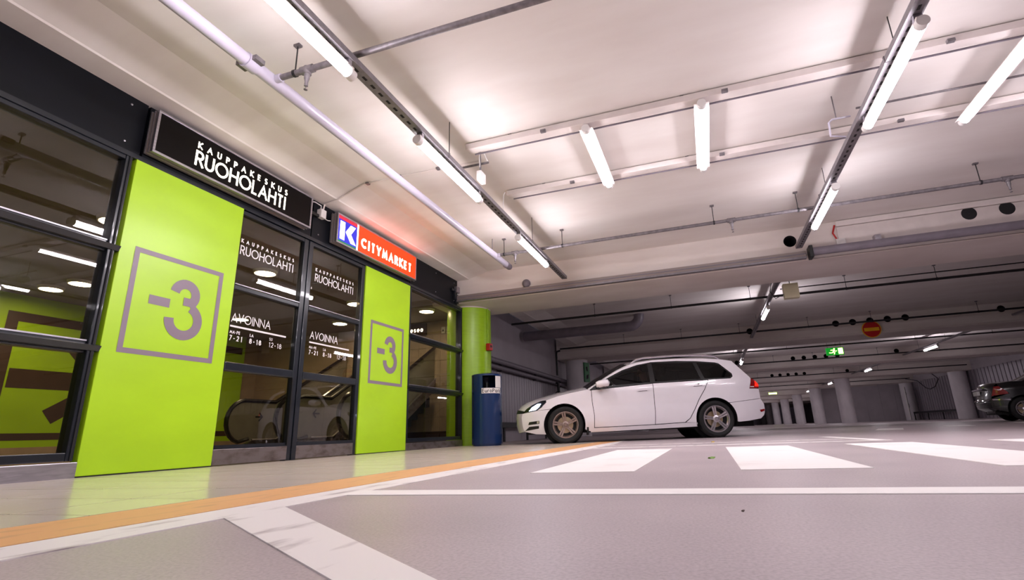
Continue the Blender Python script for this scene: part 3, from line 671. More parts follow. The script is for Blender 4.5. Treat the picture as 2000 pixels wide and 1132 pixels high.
for y, l in ((13.1, 'dark sprinkler pipe just behind the first cross beam'), (18.1, 'dark sprinkler pipe in front of the beam with five holes'), (23.2, 'dark sprinkler pipe above the green exit sign'), (28.0, 'dark sprinkler pipe in front of the second beam with five holes'), (32.7, 'dark sprinkler pipe behind the second beam with five holes'), (37.4, 'dark sprinkler pipe before the first far column'), (42.3, 'dark sprinkler pipe behind the first far column'), (47.0, 'dark sprinkler pipe before the far grey wall')):
    branch(y, -5.0, 15.2, 3.165, l, [], [-2.6, -.6, 1.3, 3.4, 5.2, 8.0, 10.5], .03, 'black_iron')
tag(MB().tube([(2.0,13.13,3.33),(15,13.13,3.33)], .014, 8).build('ceiling_conduit', 'black_iron'), 'thin dark conduit running from the cream box behind the first cross beam', 'conduit')
# big round duct with elbow
d = thing('vent_duct', 'thick grey pipe with an upturned elbow under the dark ceiling behind the green column', 'duct', (-5.3, 15.0, 3.15))
MB().tube([(0,0,0),(3.35,0,0)]+[(3.35+.3*math.sin(math.radians(a)),0,.3-.3*math.cos(math.radians(a))) for a in range(15, 91, 15)]+[(3.65,0,.34)], .15, 20).build('pipe', 'pipe_grey', d, smooth=True)

# ------------------------------------------------------------------ things on the first cross beam
Y0 = BEAMS[1]-.72
t = thing('shutter_rail', 'taupe guide rail running along the foot of the first cross beam', 'rail', (-4.72, Y0, 2.885))
B(0, 6.62, -.075, 0, .03, .135).build('rail', 'rail_taupe', t, bevel=.006); B(0, 6.62, -.09, 0, .0, .035).build('lower_lip', 'tray_grey', t, bevel=.004); B(0, 6.62, -.085, -.07, .075, .09).build('groove', 'pipe_grey', t)
B(-.02, .0, -.11, .01, -.02, .16).build('end_plate', 'frame_navy', t)
t = thing('rail_bracket', 'grey steel bracket holding the guide rail to the black fascia', 'bracket', (-4.70, Y0-.1, 2.98))
B(-.04, .02, -.06, .085, .10, .22).build('plate', 'steel', t); B(-.04, -.01, -.2, 0, .11, .15).build('arm', 'frame_navy', t); B(-.03, .0, -.1, -.06, -.06, .12).build('stub', 'frame_navy', t)
t = thing('beam_sensor', 'dark round sensor ball on the guide rail of the first cross beam', 'sensor', (-3.19, Y0-.03, 3.02))
m = MB(); m.smooth = True; m.lathe([(.001,-.01)]+[(.085*math.sin(math.radians(a)), .085-.085*math.cos(math.radians(a))) for a in range(15, 181, 15)], (0,0,0), 'z', 20); m.build('ball', 'pipe_grey', t); B(-.03, .03, -.02, .03, -.02, .03).build('foot', 'plastic_black', t)
t = thing('roller_tube', 'grey roller shutter tube along the right part of the first cross beam', 'shutter', (1.93, Y0-.12, 2.95))
MB().tube([(.06,0,.02),(8,0,.02)], .075, 18).build('roller', 'pipe_grey', t, smooth=True); B(0, .06, -.09, .11, -.09, .12).build('end_plate', 'plastic_black', t, bevel=.01); B(.05, 8, -.02, .02, -.1, -.055).build('bottom_bar', 'rail_taupe', t)
for x in (1.0, 3.8): B(x, x+.09, -.03, .085, .06, .17).build('bracket', 'steel', t)
t = thing('beam_casing', 'long cream casing boxed onto the upper face of the first cross beam', 'casing', (2.44, Y0, 3.06))
B(0, 8, -.03, 0, 0, .32).build('lower_panel', 'rail_white', t, bevel=.004); B(0, 8, -.06, 0, .325, .42).build('upper_panel', 'rail_white', t, bevel=.004)
for x in (1.88, 2.38): m = MB(); m.lathe([(.001,0),(.1,0),(.107,.005)], (x,-.034,.24), 'y', 20); m.build('hole_shade', 'slot_dark', t)  # flat dark discs painted as the shade of two holes
MB().tube([(-.02,-.02,.36),(-.07,-.03,.22),(-.03,-.04,.1)], .014, 8).build('cable', 'red_paint', t, smooth=True)
B(-.05, .09, -.07, -.03, .0, .1).build('terminal_box', 'plastic_white', t, bevel=.005)
t = thing('control_box', 'cream square box hanging at the tail of the first cross beam', 'control box', (1.86, 10.95, 2.6))
B(-.14, .14, -.06, .1, 0, .3).build('case', 'cream_box', t, bevel=.01); MB().tube([(.0,.02,.3),(.0,.02,.89)], .008, 6).build('rod', 'black_iron', t)
MB().tube([(-.14,0,.1),(-.3,.02,.03),(-.38,.05,.2),(-.3,.1,.45)], .008, 6).build('cable', 'black_iron', t, smooth=True)

# ------------------------------------------------------------------ signs in the far bays
t = thing('no_entry_sign', 'round red no entry sign with a yellow bar on the beam with five holes', 'sign', (5.33, BEAMS[2]-.80, 2.735))
m = MB(); m.lathe([(.001,-.012),(.275,-.012),(.275,.012),(.001,.012)], (0,0,.275), 'y', 40); m.build('rim', 'sign_yellow', t)
m = MB(); m.lathe([(.001,-.014),(.252,-.014)], (0,0,.275), 'y', 40); m.build('disc', 'sign_red', t)
B(-.215, .215, -.018, -.0145, .215, .325).build('bar', 'sign_yellow', t); B(-.02, .02, .012, .08, .25, .3).build('bracket', 'galvanised', t)
t = thing('exit_sign', 'lit green and white exit sign hanging below the second ceiling bay', 'exit sign', (5.25, 23.7, 2.81))
B(-.32, .32, -.05, .05, 0, .3).build('case', 'exit_green', t)
f2 = lambda a, b: (a, -.056, b)
m = MB(); m.flat([(.12,.03),(.29,.03),(.29,.27),(.12,.27)], f2); m.build('doorway', 'exit_light', t)
m = MB(); m.lathe([(.001,0),(.03,0)], (-.02,-.056,.245), 'y', 12); m.ribbon([(-.03,.21),(-.07,.12)], .05, f2); m.ribbon([(-.16,.2),(-.1,.205),(-.04,.2),(.02,.15),(.07,.17)], .025, f2); m.ribbon([(-.07,.13),(-.02,.09),(-.05,.03)], .03, f2); m.ribbon([(-.07,.12),(-.13,.09),(-.22,.1)], .03, f2); m.build('running_figure', 'exit_light', t)
for x in (-.25, .25): MB().tube([(x,0,.3),(x,0,.66)], .006, 6).build('hanger_rod', 'black_iron', t)
t = thing('exit_sign', 'small yellow-green exit sign far down the aisle beside the wagon tail', 'exit sign', (6.3, 56.6, 2.95)); B(-.42, .42, -.05, .05, 0, .22).build('case', 'sign_green', t); B(-.38, .38, -.056, -.05, .03, .19).build('face', 'exit_light', t); MB().tube([(0,0,.22),(0,0,.5)], .01, 6).build('hanger_rod', 'black_iron', t)

# ------------------------------------------------------------------ left aisle pipes, guard rails, corner door
for z, r, l in ((2.10, .075, 'upper grey pipe on the cladding wall behind the litter bin'), (1.93, .06, 'lower grey pipe on the cladding wall behind the litter bin')):
    p = thing('wall_pipe', l, 'pipe', (-5.25, 10.9, z)); MB().tube([(0,0,0),(0,14,0)], r, 14).build('pipe', 'pipe_grey', p, smooth=True)
    for y in (2, 5, 8): B(-.13, .0, y, y+.06, -r-.02, -r+.01).build('bracket', 'black_iron', p)
p = thing('sprinkler_drop', 'black angled pipe dropping to the wall pipes before the white column', 'pipe', (-5.0, 18.1, 2.1)); MB().tube([(0,0,1.0),(-.12,0,.98),(-.15,0,.9),(-.15,0,.1)], .035, 10).build('pipe', 'black_iron', p, smooth=True)
p = thing('standpipe', 'dark standpipe with a valve wheel beside the white column', 'pipe', (-5.1, 18.0, 0)); MB().tube([(0,0,0),(0,0,1.9)], .05, 12).build('pipe', 'black_iron', p, smooth=True)
m = MB(); m.smooth = True; m.lathe([(.1,-.012),(.12,0),(.1,.012),(.09,0),(.1,-.012)], (0,-.08,1.5), 'y', 18); m.build('valve_wheel', 'black_iron', p); B(-.1, .1, -.012, .0, 1.485, 1.515).build('wheel_spoke', 'black_iron', p); MB().tube([(0,0,1.9),(-.08,0,1.92),(-.2,0,1.92)], .035, 10).build('elbow', 'black_iron', p)
def guard(name, label, x, y0, y1, h, n):
    q = thing(name, label, 'guard rail', (x, y0, 0)); L = y1-y0
    B(-.05, .03, 0, L, h-.14, h).build('rail', 'black_iron', q, bevel=.01)
    for i in range(n): y = .1+(L-.2)*i/(n-1); B(-.05, .0, y-.04, y+.04, 0, h-.1).build('post', 'black_iron', q)
guard('guard_rail', 'low black guard rail along the cladding wall behind the litter bin', -5.2, 11.0, 18.6, .50, 5)
guard('guard_rail', 'low black guard rail between the two columns on the right wall', 15.1, 39.4, 47.4, .62, 4)
t = thing('service_door', 'pale open service door with a pull handle at the corner column', 'door', (14.5, 46.5, 0)); t.rotation_euler.z = math.radians(70)
B(0, .95, -.04, .04, .02, 2.5).build('leaf', 'plastic_white', t, bevel=.01); MB().tube([(.1,-.05,.95),(.1,-.1,.97),(.1,-.1,1.2),(.1,-.05,1.22)], .012, 8).build('handle', 'black_iron', t); B(.05, .2, -.055, -.04, 1.9, 2.1).build('notice', 'plastic_black', t)
t = thing('hanging_cable', 'loose black cable looping from the pipes near the corner door', 'cable', (15.0, 42.5, 2.2)); MB().tube([(-.1,4.5,.93),(-.1,2.2,.6),(0,1.2,.0),(0,.5,-.12),(0,-.4,.0),(0,-1.2,.45),(0,-.2,.93)], .03, 8).build('cable', 'black_iron', t, smooth=True)

# ------------------------------------------------------------------ litter on the floor
for x, y, mt, l in ((-.02, 3.6, 'leaf', 'small crumpled green leaf on the asphalt between zebra stripes'), (.0, 7.0, 'litter_ochre', 'tiny ochre scrap on the asphalt in front of the wagon'), (.05, 1.42, 'graphic_brown', 'tiny brown dead leaf on the asphalt before the white line')):
    m = MB(); pts = [(.03*math.cos(a)*(.7+.3*math.sin(3*a)), .022*math.sin(a), .004+.006*math.sin(2*a+.6)) for a in [i*math.pi/5 for i in range(10)]]
    m.add(pts+[(0,0,.012)]+[(a,b,c-.003) for a,b,c in pts], [(i,(i+1)%10,10) for i in range(10)]+[(i,11+i,11+(i+1)%10,(i+1)%10) for i in range(10)]+[tuple(range(11,21))])
    if mt == 'graphic_brown': m.v = [(a*.17,b*.2,c*.3) for a,b,c in m.v]
    tag(m.build('floor_litter', mt, None, loc=(x, y, .001)), l, 'leaf' if 'leaf' in l else 'scrap')

# ------------------------------------------------------------------ cars
def inside(p, poly):
    c = False; n = len(poly); x, y = p
    for i in range(n):
        (x1, y1), (x2, y2) = poly[i], poly[i-1]
        if (y1 > y) != (y2 > y) and x < (x2-x1)*(y-y1)/(y2-y1)+x1: c = not c
    return c
def resample(poly, d, closed=True):
    out = []
    n = len(poly)
    for i in range(n if closed else n-1):
        a, b = poly[i], poly[(i+1) % n]; k = max(1, int(math.ceil(math.dist(a, b)/d)))
        out += [(a[0]+(b[0]-a[0])*j/k, a[1]+(b[1]-a[1])*j/k) for j in range(k)]
    if not closed: out.append(poly[-1])
    return out
def tri2d(poly, holes=(), d=.05):
    loops = [resample(poly, d)]+[resample(h, d) for h in holes]
    V, E = [], []
    for lp in loops:
        o = len(V); V += [Vector(p) for p in lp]; E += [(o+i, o+(i+1) % len(lp)) for i in range(len(lp))]
    xs = [p[0] for p in poly]; ys = [p[1] for p in poly]; x = min(xs)+d/2
    while x < max(xs):
        y = min(ys)+d/2
        while y < max(ys):
            if inside((x, y), poly) and not any(inside((x, y), h) for h in holes) and min((Vector((x, y))-q).length for q in V[:len(E)]) > d*.45: V.append(Vector((x, y)))
            y += d
        x += d
    r = delaunay_2d_cdt(V, E, [], 0, 1e-5); vs, fs = r[0], r[2]; keep = []
    for f in fs:
        c = sum((vs[i] for i in f), Vector((0, 0)))/len(f)
        if inside(c, poly) and not any(inside(c, h) for h in holes): keep.append(tuple(f))
    return [(v.x, v.y) for v in vs], keep
def wheel(parent, x, y, r, rr, side, rim_mat, tw=.205):
    """tyre with a five-spoke alloy rim; side -1 faces the viewer"""
    m = MB(); m.smooth = True; h = tw/2
    m.lathe([(rr,-h*.8),(rr+.02,-h*.98),(r-.035,-h),(r-.008,-h*.8),(r,-h*.4),(r,h*.4),(r-.008,h*.8),(r-.035,h),(rr,h*.8)], (0,0,0), 'y', 44)
    wo = m.build('wheel', 'tyre', parent, loc=(x, y, r)); wo['label'] = 'black tyre with a five-spoke alloy rim'
    if side > 0: wo.rotation_euler.z = math.pi
    m = MB(); m.smooth = True; m.lathe([(rr,h*.7),(rr-.03,h*.4),(rr-.035,-h*.55),(rr-.018,-h*.75),(rr-.012,-h*.86),(rr+.004,-h*.86),(rr+.004,h*.7)], (0,0,0), 'y', 44); m.build('rim', rim_mat, wo)
    m = MB(); m.smooth = True; m.lathe([(.04,.02),(.14,.02),(.14,.035),(.04,.035)], (0,0,0), 'y', 30); m.build('brake_disc', 'brake_disc', wo)
    B(-.0, .05, .03, .05, -.15, .15).build('brake_caliper', 'black_iron', wo)
    m = MB(); m.lathe([(.001,.05),(rr-.03,.05)], (0,0,0), 'y', 24); m.build('wheel_back', 'plastic_black', wo)
    m = MB(); m.smooth = True; m.lathe([(.001,-h*.80),(.028,-h*.80),(.034,-h*.72),(.06,-h*.66),(.062,-h*.3)], (0,0,0), 'y', 24); m.build('hub_cap', rim_mat, wo)
    for k in range(5):
        a = math.radians(98+72*k); c, s_ = math.cos(a), math.sin(a); m = MB(); L = rr-.014
        for o1, o2, w1, w2 in ((-.013,-.021,.011,.015),(.013,.021,.011,.015)):
            q = [(.045,o1-w1,-h*.62),(.045,o1+w1,-h*.62),(L,o2+w2,-h*.80),(L,o2-w2,-h*.80)]
            vs = [(u*c-v*s_, d, u*s_+v*c) for u, v, d in q]+[(u*c-v*s_, d+.03, u*s_+v*c) for u, v, d in q]
            m.add(vs, [(0,1,2,3),(7,6,5,4),(0,4,5,1),(1,5,6,2),(2,6,7,3),(3,7,4,0)])
        m.build('spoke', rim_mat, wo)
    for k in range(5):
        a = math.radians(62+72*k); m = MB(); m.lathe([(.001,-h*.68),(.009,-h*.68),(.009,-h*.5)], (.045*math.cos(a),0,.045*math.sin(a)), 'y', 8); m.build('wheel_bolt', 'plastic_black', wo)
    return wo
def side_part(car, name, poly, mat, Wf, off=0., holes=(), d=.05, both=True, zc=lambda z: z, lab=None):
    vs, fs = tri2d([(u, zc(z)) for u, z in poly], [[(u, zc(z)) for u, z in h] for h in holes], d); out = []
    for sg in ((-1, 1) if both else (-1,)):
        m = MB(); m.smooth = True; m.add([(u, sg*(Wf(u, z)+off), z) for u, z in vs], fs); o = m.build(name, mat, car); out.append(o)
        if lab: o['label'] = lab
    return out
def strip(car, name, S, Cn, mat, Wf, off=0., n=14, zc=lambda z: z, d=.06, pw=2.6, t0=-1., t1=1.):
    rows = []
    for i in range(len(S)-1):
        k = max(1, int(math.ceil(math.dist(S[i], S[i+1])/d)))
        for j in range(k+(1 if i == len(S)-2 else 0)):
            f = j/k; rows.append((S[i][0]+(S[i+1][0]-S[i][0])*f, zc(S[i][1]+(S[i+1][1]-S[i][1])*f), Cn[i][0]+(Cn[i+1][0]-Cn[i][0])*f, Cn[i][1]+(Cn[i+1][1]-Cn[i][1])*f))
    m = MB(); m.smooth = True; vs = []; fs = []
    for us, zs, uc, z_c in rows:
        for k in range(n+1):
            t = t0+(t1-t0)*k/n; a = abs(t)**pw
            vs.append((uc+(us-uc)*a, t*(Wf(us, zs)), z_c+(zs-z_c)*a+off))
    for i in range(len(rows)-1):
        for k in range(n): fs.append((i*(n+1)+k, i*(n+1)+k+1, (i+1)*(n+1)+k+1, (i+1)*(n+1)+k))
    m.add(vs, fs); return m.build(name, mat, car)

# white estate car
ang = math.atan2(.307806783, .951448887)
wag = thing('estate_car', 'white estate car with roof rails and five-spoke wheels turning in the lane', 'car', (-2.4083-.3078*.885, 8.7843+.9514*.885, 0), ang)
def Ww(u, z):
    f = max(0, (-.10-u)/.76); r = max(0, (u-2.8)/.85); w_ = .885-.30*f**2.2-.20*r**2.2
    if z > .90: w_ -= .30*(z-.90)+.26*max(0, z-.98)**1.2*.75
    if z < .42: w_ -= .09*((.42-z)/.3)**2
    w_ -= .012*max(0, 1-abs(z-.62)/.12)*(1 if .3 < u < 2.3 else 0)
    return w_
zw = lambda z: z+max(0, z-.93)*.075
ra = .362
def warch(cx, a0, a1, n=14): return [(cx+ra*math.cos(math.radians(a0+(a1-a0)*i/n)), .315+ra*math.sin(math.radians(a0+(a1-a0)*i/n))) for i in range(n+1)]
P = lambda nm, poly, mat, **k: side_part(wag, nm, poly, mat, Ww, zc=zw, **k)
P('bumper_side', [(-.735,.535),(-.755,.47),(-.74,.33),(-.715,.225),(-.50,.175),(-.33,.165)]+warch(0, 204, 132, 8)+[(-.475,.572)], 'car_white')
P('headlamp', [(-.732,.545),(-.475,.582),(-.40,.632),(-.315,.708),(-.41,.732),(-.56,.672),(-.66,.612)], 'lamp_glass', off=.004, lab='lit headlamp behind clear glass')
P('headlamp_bowl', [(-.732,.545),(-.475,.582),(-.40,.632),(-.315,.708),(-.41,.732),(-.56,.672),(-.66,.612)], 'plastic_black', off=-.03)
P('headlamp_lens', [(-.62,.572),(-.50,.588),(-.44,.635),(-.40,.69),(-.46,.69),(-.56,.635)], 'headlamp_glow', off=-.018)
P('fog_lamp_grille', [(-.64,.335),(-.44,.35),(-.44,.40),(-.62,.385)], 'plastic_black', off=.003); P('fog_lamp', [(-.485,.353),(-.45,.355),(-.45,.395),(-.485,.39)], 'chrome', off=.006)
P('bumper_intake', [(-.70,.235),(-.45,.27),(-.45,.315),(-.62,.305)], 'plastic_black', off=.003)
P('fender', warch(0, 130, -14, 18)+[(.44,.19),(.50,.20),(.512,.25),(.522,.45),(.497,.70),(.492,.878),(.44,.903),(.1,.848),(-.1,.806),(-.31,.742),(-.305,.71),(-.395,.622),(-.47,.576)], 'car_white')
P('front_door', [(.522,.252),(1.574,.264),(1.592,.50),(1.595,.958),(.502,.885),(.507,.70),(.532,.45)], 'car_white')
P('rear_door', [(1.584,.266),(2.10,.280),(2.19,.345),(2.29,.50),(2.38,.66),(2.50,.83),(2.585,.982),(1.605,.960),(1.602,.50)], 'car_white')
P('sill', [(.45,.172),(2.31,.198),(2.305,.262),(2.11,.270),(1.58,.254),(.52,.242),(.45,.232)], 'car_white')
DT = [(.56,.945),(.70,1.022),(.85,1.095),(1.1,1.205),(1.38,1.285),(1.64,1.325),(2.1,1.33),(2.485,1.310),(2.80,1.275),(2.86,1.255),(3.045,1.075),(3.045,1.035),(3.0,1.002)]
RE = [(3.119,1.302),(2.892,1.340),(2.6,1.366),(2.155,1.379),(1.687,1.370),(1.4,1.338),(1.236,1.300),(1.0,1.205),(.75,1.072),(.55,.958),(.445,.903)]
P('side_frame', [(2.60,.990),(3.0,.996)]+DT[::-1][0:0]+[(3.052,1.03),(3.052,1.08),(2.868,1.263),(2.805,1.284),(2.485,1.319),(2.1,1.339),(1.64,1.334),(1.38,1.294),(1.1,1.214),(.85,1.104),(.70,1.031),(.55,.95),(.47,.897),(.445,.905)]+RE[::-1][1:]+[(3.25,1.155),(3.385,1.005),(3.392,.985),(3.322,.812),(3.514,.808),(3.522,.64),(2.96,.585)]+warch(2.66, 48, 196, 18)[0:]+[(2.318,.262),(2.12,.276),(2.20,.34),(2.30,.495),(2.39,.655),(2.51,.825)], 'car_white', d=.06)
P('rear_bumper_side', warch(2.66, 46, -9, 6)+[(3.06,.25),(3.25,.262),(3.48,.294),(3.553,.352),(3.585,.44),(3.582,.54),(3.523,.632),(2.95,.578)], 'car_white')
P('tail_lamp', [(3.328,.822),(3.516,.818),(3.523,.868),(3.47,.945),(3.44,.978),(3.398,.990)], 'lamp_red', off=.004, lab='red tail lamp wrapping the corner'); P('tail_lamp_band', [(3.44,.85),(3.517,.85),(3.51,.89),(3.46,.95),(3.45,.90)], 'tail_glow', off=.008); P('tail_lamp_foot', [(3.335,.838),(3.42,.838),(3.42,.852),(3.345,.852)], 'letter_white', off=.008)
P('reflector', [(3.49,.40),(3.578,.425),(3.575,.455),(3.47,.44)], 'lamp_red', off=.005)
gl_f = [(.63,.945),(1.56,.985),(1.57,1.308),(1.38,1.268),(1.1,1.188),(.85,1.078)]; gl_r = [(1.65,.990),(2.47,1.005),(2.40,1.295),(1.65,1.312)]; gl_q = [(2.54,1.012),(2.99,1.018),(3.03,1.05),(3.03,1.07),(2.85,1.243),(2.79,1.262),(2.47,1.292)]
P('window_trim', [(.475,.893),(1.6,.968),(2.598,.995)]+DT[::-1], 'plastic_black', off=-.006, holes=[gl_f, gl_r, gl_q], d=.06)
P('front_window', gl_f, 'car_glass', off=-.008, d=.1); P('rear_window', gl_r, 'car_glass_dark', off=-.008, d=.1); P('quarter_window', gl_q, 'car_glass_dark', off=-.008, d=.1)
for u0, z0 in ((1.30,.845),(2.28,.895)):
    for o in P('door_handle', [(u0,z0+.008),(u0+.02,z0-.006),(u0+.21,z0+.002),(u0+.235,z0+.022),(u0+.20,z0+.04),(u0+.02,z0+.03)], 'car_white', off=.022, d=.03): pass
    P('handle_shade', [(u0+.03,z0-.014),(u0+.19,z0-.008),(u0+.18,z0+.006),(u0+.04,z0+.002)], 'pipe_grey', off=.002, d=.05)  # grey patch paints the shade below the handle
sw = lambda nm, S, Cn, mat, **k: strip(wag, nm, S, Cn, mat, Ww, zc=zw, **k)
sw('front_bumper', [(-.715,.225),(-.74,.33),(-.755,.47),(-.735,.535)], [(-.84,.20),(-.875,.33),(-.885,.47),(-.875,.545)], 'car_white')
sw('grille', [(-.735,.535),(-.70,.575)], [(-.875,.545),(-.85,.62)], 'plastic_black')
sw('bonnet', [(-.70,.575),(-.66,.615),(-.56,.675),(-.41,.735),(-.31,.744),(-.1,.808),(.1,.85),(.43,.903)], [(-.85,.62),(-.78,.70),(-.66,.765),(-.5,.815),(-.38,.845),(-.1,.91),(.1,.945),(.38,.995)], 'car_white')
sw('windscreen', [(.445,.903),(.55,.958),(.75,1.072),(1.0,1.205),(1.22,1.296)], [(.40,1.0),(.55,1.10),(.75,1.21),(.95,1.315),(1.13,1.40)], 'car_glass', t0=-.95, t1=.95)
for a, b_ in ((-1, -.94), (.94, 1)): sw('a_pillar', [(.445,.903),(.55,.958),(.75,1.072),(1.0,1.205),(1.22,1.296)], [(.40,1.0),(.55,1.10),(.75,1.21),(.95,1.315),(1.13,1.40)], 'car_white', t0=a, t1=b_, n=2)
sw('roof', [(1.22,1.296),(1.4,1.338),(1.687,1.370),(2.155,1.379),(2.6,1.366),(2.892,1.340),(3.119,1.302)], [(1.13,1.40),(1.4,1.445),(1.7,1.472),(2.15,1.478),(2.6,1.462),(2.95,1.435),(3.22,1.395)], 'car_white')
sw('rear_screen', [(3.119,1.302),(3.25,1.155),(3.385,1.005)], [(3.22,1.395),(3.38,1.21),(3.50,1.03)], 'car_glass_dark')
sw('tailgate', [(3.385,1.005),(3.44,.978),(3.522,.868),(3.514,.808),(3.522,.64)], [(3.50,1.03),(3.56,.97),(3.61,.86),(3.62,.80),(3.60,.64)], 'car_white')
sw('rear_bumper', [(3.522,.632),(3.582,.54),(3.585,.44),(3.553,.352),(3.48,.294)], [(3.62,.63),(3.69,.55),(3.70,.44),(3.66,.34),(3.56,.27)], 'car_white')
B(3.60, 3.64, -.26, .26, .70, .80).build('number_plate', 'plastic_white', wag)
for sg in (-1, 1):
    m = MB(); m.smooth = True; path = [(1.28,1.362),(1.38,1.425),(1.52,1.455),(2.1,1.476),(2.6,1.465),(2.84,1.440),(2.94,1.375)]
    m.tube([(u, sg*.615, z) for u, z in path], [.012,.02,.02,.02,.02,.02,.012], 8); m.build('roof_rail', 'chrome', wag)
    m = MB(); m.smooth = True
    m.lathe([(.001,-.13),(.05,-.125),(.075,-.08),(.082,0),(.07,.06),(.03,.085),(.001,.09)], (0,0,0), 'x', 16); o = m.build('mirror', 'car_white', wag, loc=(.72, sg*.99, zw(.985))); o.scale = (1.15,1.35,.86); o.rotation_euler = (0, math.radians(-8), 0)
    MB().tube([(.66, sg*.83, .925),(.70, sg*.95, .93)], .03, 8).build('mirror_foot', 'plastic_black', wag)
    m = MB(); m.smooth = True; m.lathe([(.001,-.1),(.045,-.09),(.06,0),(.04,.05),(.001,.06)], (0,0,0), 'x', 12); o = m.build('mirror_base', 'plastic_black', wag, loc=(.71, sg*.97, zw(.93))); o.scale = (1.2,1.3,.5)
    wheel(wag, 0.015, sg*.775, .315, .222, sg, 'alloy_dusty'); wheel(wag, 2.66, sg*.775, .315, .225, sg, 'alloy')
    B(.385, .415, sg*.77-.09, sg*.77+.09, .13, .36).build('mud_flap', 'dark_rubber', wag)
    for cx in (0, 2.66):
        m = MB(); m.smooth = True; m.lathe([(ra+.003,-sg*.0),(ra+.003,-sg*.27)], (cx, sg*.865, .315), 'y', 24, math.radians(-20), math.radians(200)); m.lathe([(.001,-sg*.27),(ra+.003,-sg*.27)], (cx, sg*.865, .315), 'y', 24); m.build('wheel_liner', 'dark_rubber', wag)
m = MB(); m.box(-.60,3.42,-.55,.55,.17,.34); m.box(.42,2.26,-.80,.80,.20,.34); m.box(3.02,3.42,-.75,.75,.26,.5); m.box(-.66,-.4,-.6,.6,.17,.5); m.build('underbody', 'dark_rubber', wag)
m = MB(); m.box(.42,2.24,-.82,-.80,.26,.92); m.box(.42,2.24,.80,.82,.26,.92); m.box(2.24,3.3,-.58,.58,.34,.9); m.box(.36,.44,-.75,.75,.34,.90); m.box(-.55,.36,-.5,.5,.34,.66); m.build('cabin_tub', 'plastic_black', wag)
B(.44, .75, -.72, .72, .80, .93).build('dashboard', 'plastic_black', wag, bevel=.04)
m = MB(); m.smooth = True; m.lathe([(.165,-.014),(.182,0),(.165,.014),(.15,0),(.165,-.014)], (0,0,0), 'x', 22); o = m.build('steering_wheel', 'plastic_black', wag, loc=(.98,-.36,.93)); o.rotation_euler.y = math.radians(-24)
for yy in (-.36, .36):
    B(1.2, 1.7, yy-.25, yy+.25, .42, .58).build('seat_cushion', 'seat_fabric', wag, bevel=.05)
    o = B(-.06, .06, -.24, .24, 0, .62).build('seat_back', 'seat_fabric', wag, bevel=.05); o.location = (1.70, yy, .52); o.rotation_euler.y = math.radians(16)
    o = B(-.05, .05, -.13, .13, 0, .17).build('head_rest', 'seat_fabric', wag, bevel=.04); o.location = (1.89, yy, 1.14); o.rotation_euler.y = math.radians(10)
B(2.45, 2.6, -.6, .6, .55, 1.08).build('seat_back', 'seat_fabric', wag, bevel=.05)

# driver
import itertools
def driver(loc, rz):
    o0 = thing('person', 'driver with short dark hair and dark jacket sitting in the white estate car', 'person', loc, rz)
    me = bpy.data.meshes.new('body'); V = []; Ed = []; Rr = []
    def chain(pts, start=None):
        prev = start
        for (x, y, z, r) in pts:
            V.append((x, y, z)); Rr.append(r); i = len(V)-1
            if prev is not None: Ed.append((prev, i))
            prev = i
        return prev
    pel = chain([(0,0,0,.14)]); che = chain([(.06,0,.2,.14),(.1,0,.38,.15)], pel); nk = chain([(.11,0,.51,.062)], che)
    hd = chain([(.085,0,.60,.075),(.08,0,.67,.088),(.085,0,.735,.075)], nk); chain([(-.005,0,.645,.022),(-.022,0,.632,.013)], hd-1)
    chain([(.01,0,.585,.042)], hd-2); chain([(.095,.092,.655,.014)], hd-1); chain([(.095,-.092,.655,.014)], hd-1)
    for s_ in (-1, 1):
        el = chain([(.1,s_*.19,.41,.062),(-.08,s_*.25,.22,.045)], che); ha = chain([(-.36,s_*.17,.32,.03),(-.43,s_*.16,.35,.034)], el)
        for k, l in enumerate((.07,.08,.075,.06)): chain([(-.46,s_*(.145+.018*k-.012),.37,.010),(-.46-l*.4,s_*(.14+.018*k-.012),.345,.009)], ha)
        chain([(-.42,s_*.12,.375,.011),(-.44,s_*.10,.37,.010)], ha)
        kn = chain([(-.12,s_*.11,.01,.095),(-.44,s_*.13,.08,.062)], pel); chain([(-.66,s_*.13,-.22,.045),(-.70,s_*.13,-.27,.042),(-.82,s_*.13,-.26,.034)], kn)
    me.from_pydata(V, Ed, []); ob = bpy.data.objects.new('body', me); COL.objects.link(ob); ob.parent = o0
    md = ob.modifiers.new('skin', 'SKIN'); 
    for i, d in enumerate(me.skin_vertices[0].data): d.radius = (Rr[i], Rr[i]); d.use_root = (i == 0)
    sd = ob.modifiers.new('sub', 'SUBSURF'); sd.levels = 2; sd.render_levels = 2
    dg = bpy.context.evaluated_depsgraph_get(); em = bpy.data.meshes.new_from_object(ob.evaluated_get(dg)); ob.modifiers.clear(); ob.data = em
    em.materials.clear(); em.materials.append(MATS['jacket']); em.materials.append(MATS['skin'])
    for p in em.polygons:
        p.use_smooth = True; c = p.center
        p.material_index = 1 if (c.z > .50 or (c.x < -.36 and c.z > .25)) else 0
    for s_ in (-1, 1):
        m = MB(); m.smooth = True; m.lathe([(.001,-.012)]+[(.012*math.sin(math.radians(a)), -.012*math.cos(math.radians(a))) for a in range(30, 181, 30)], (.012, s_*.034, .672), 'z', 10); m.build('eye', 'print_black', o0)
    MB().tube([(.0,-.026,.598),(-.012,0,.596),(.0,.026,.598)], .006, 6).build('mouth', 'red_paint', o0)
    m = MB(); m.smooth = True; m.lathe([(.001,.115)]+[(.102*math.sin(math.radians(a)), .115*math.cos(math.radians(a))) for a in range(15, 106, 15)], (.1,0,.685), 'z', 20); h = m.build('hair', 'hair', o0); h.rotation_euler.y = 0
    return o0
ca, sa = math.cos(ang), math.sin(ang)
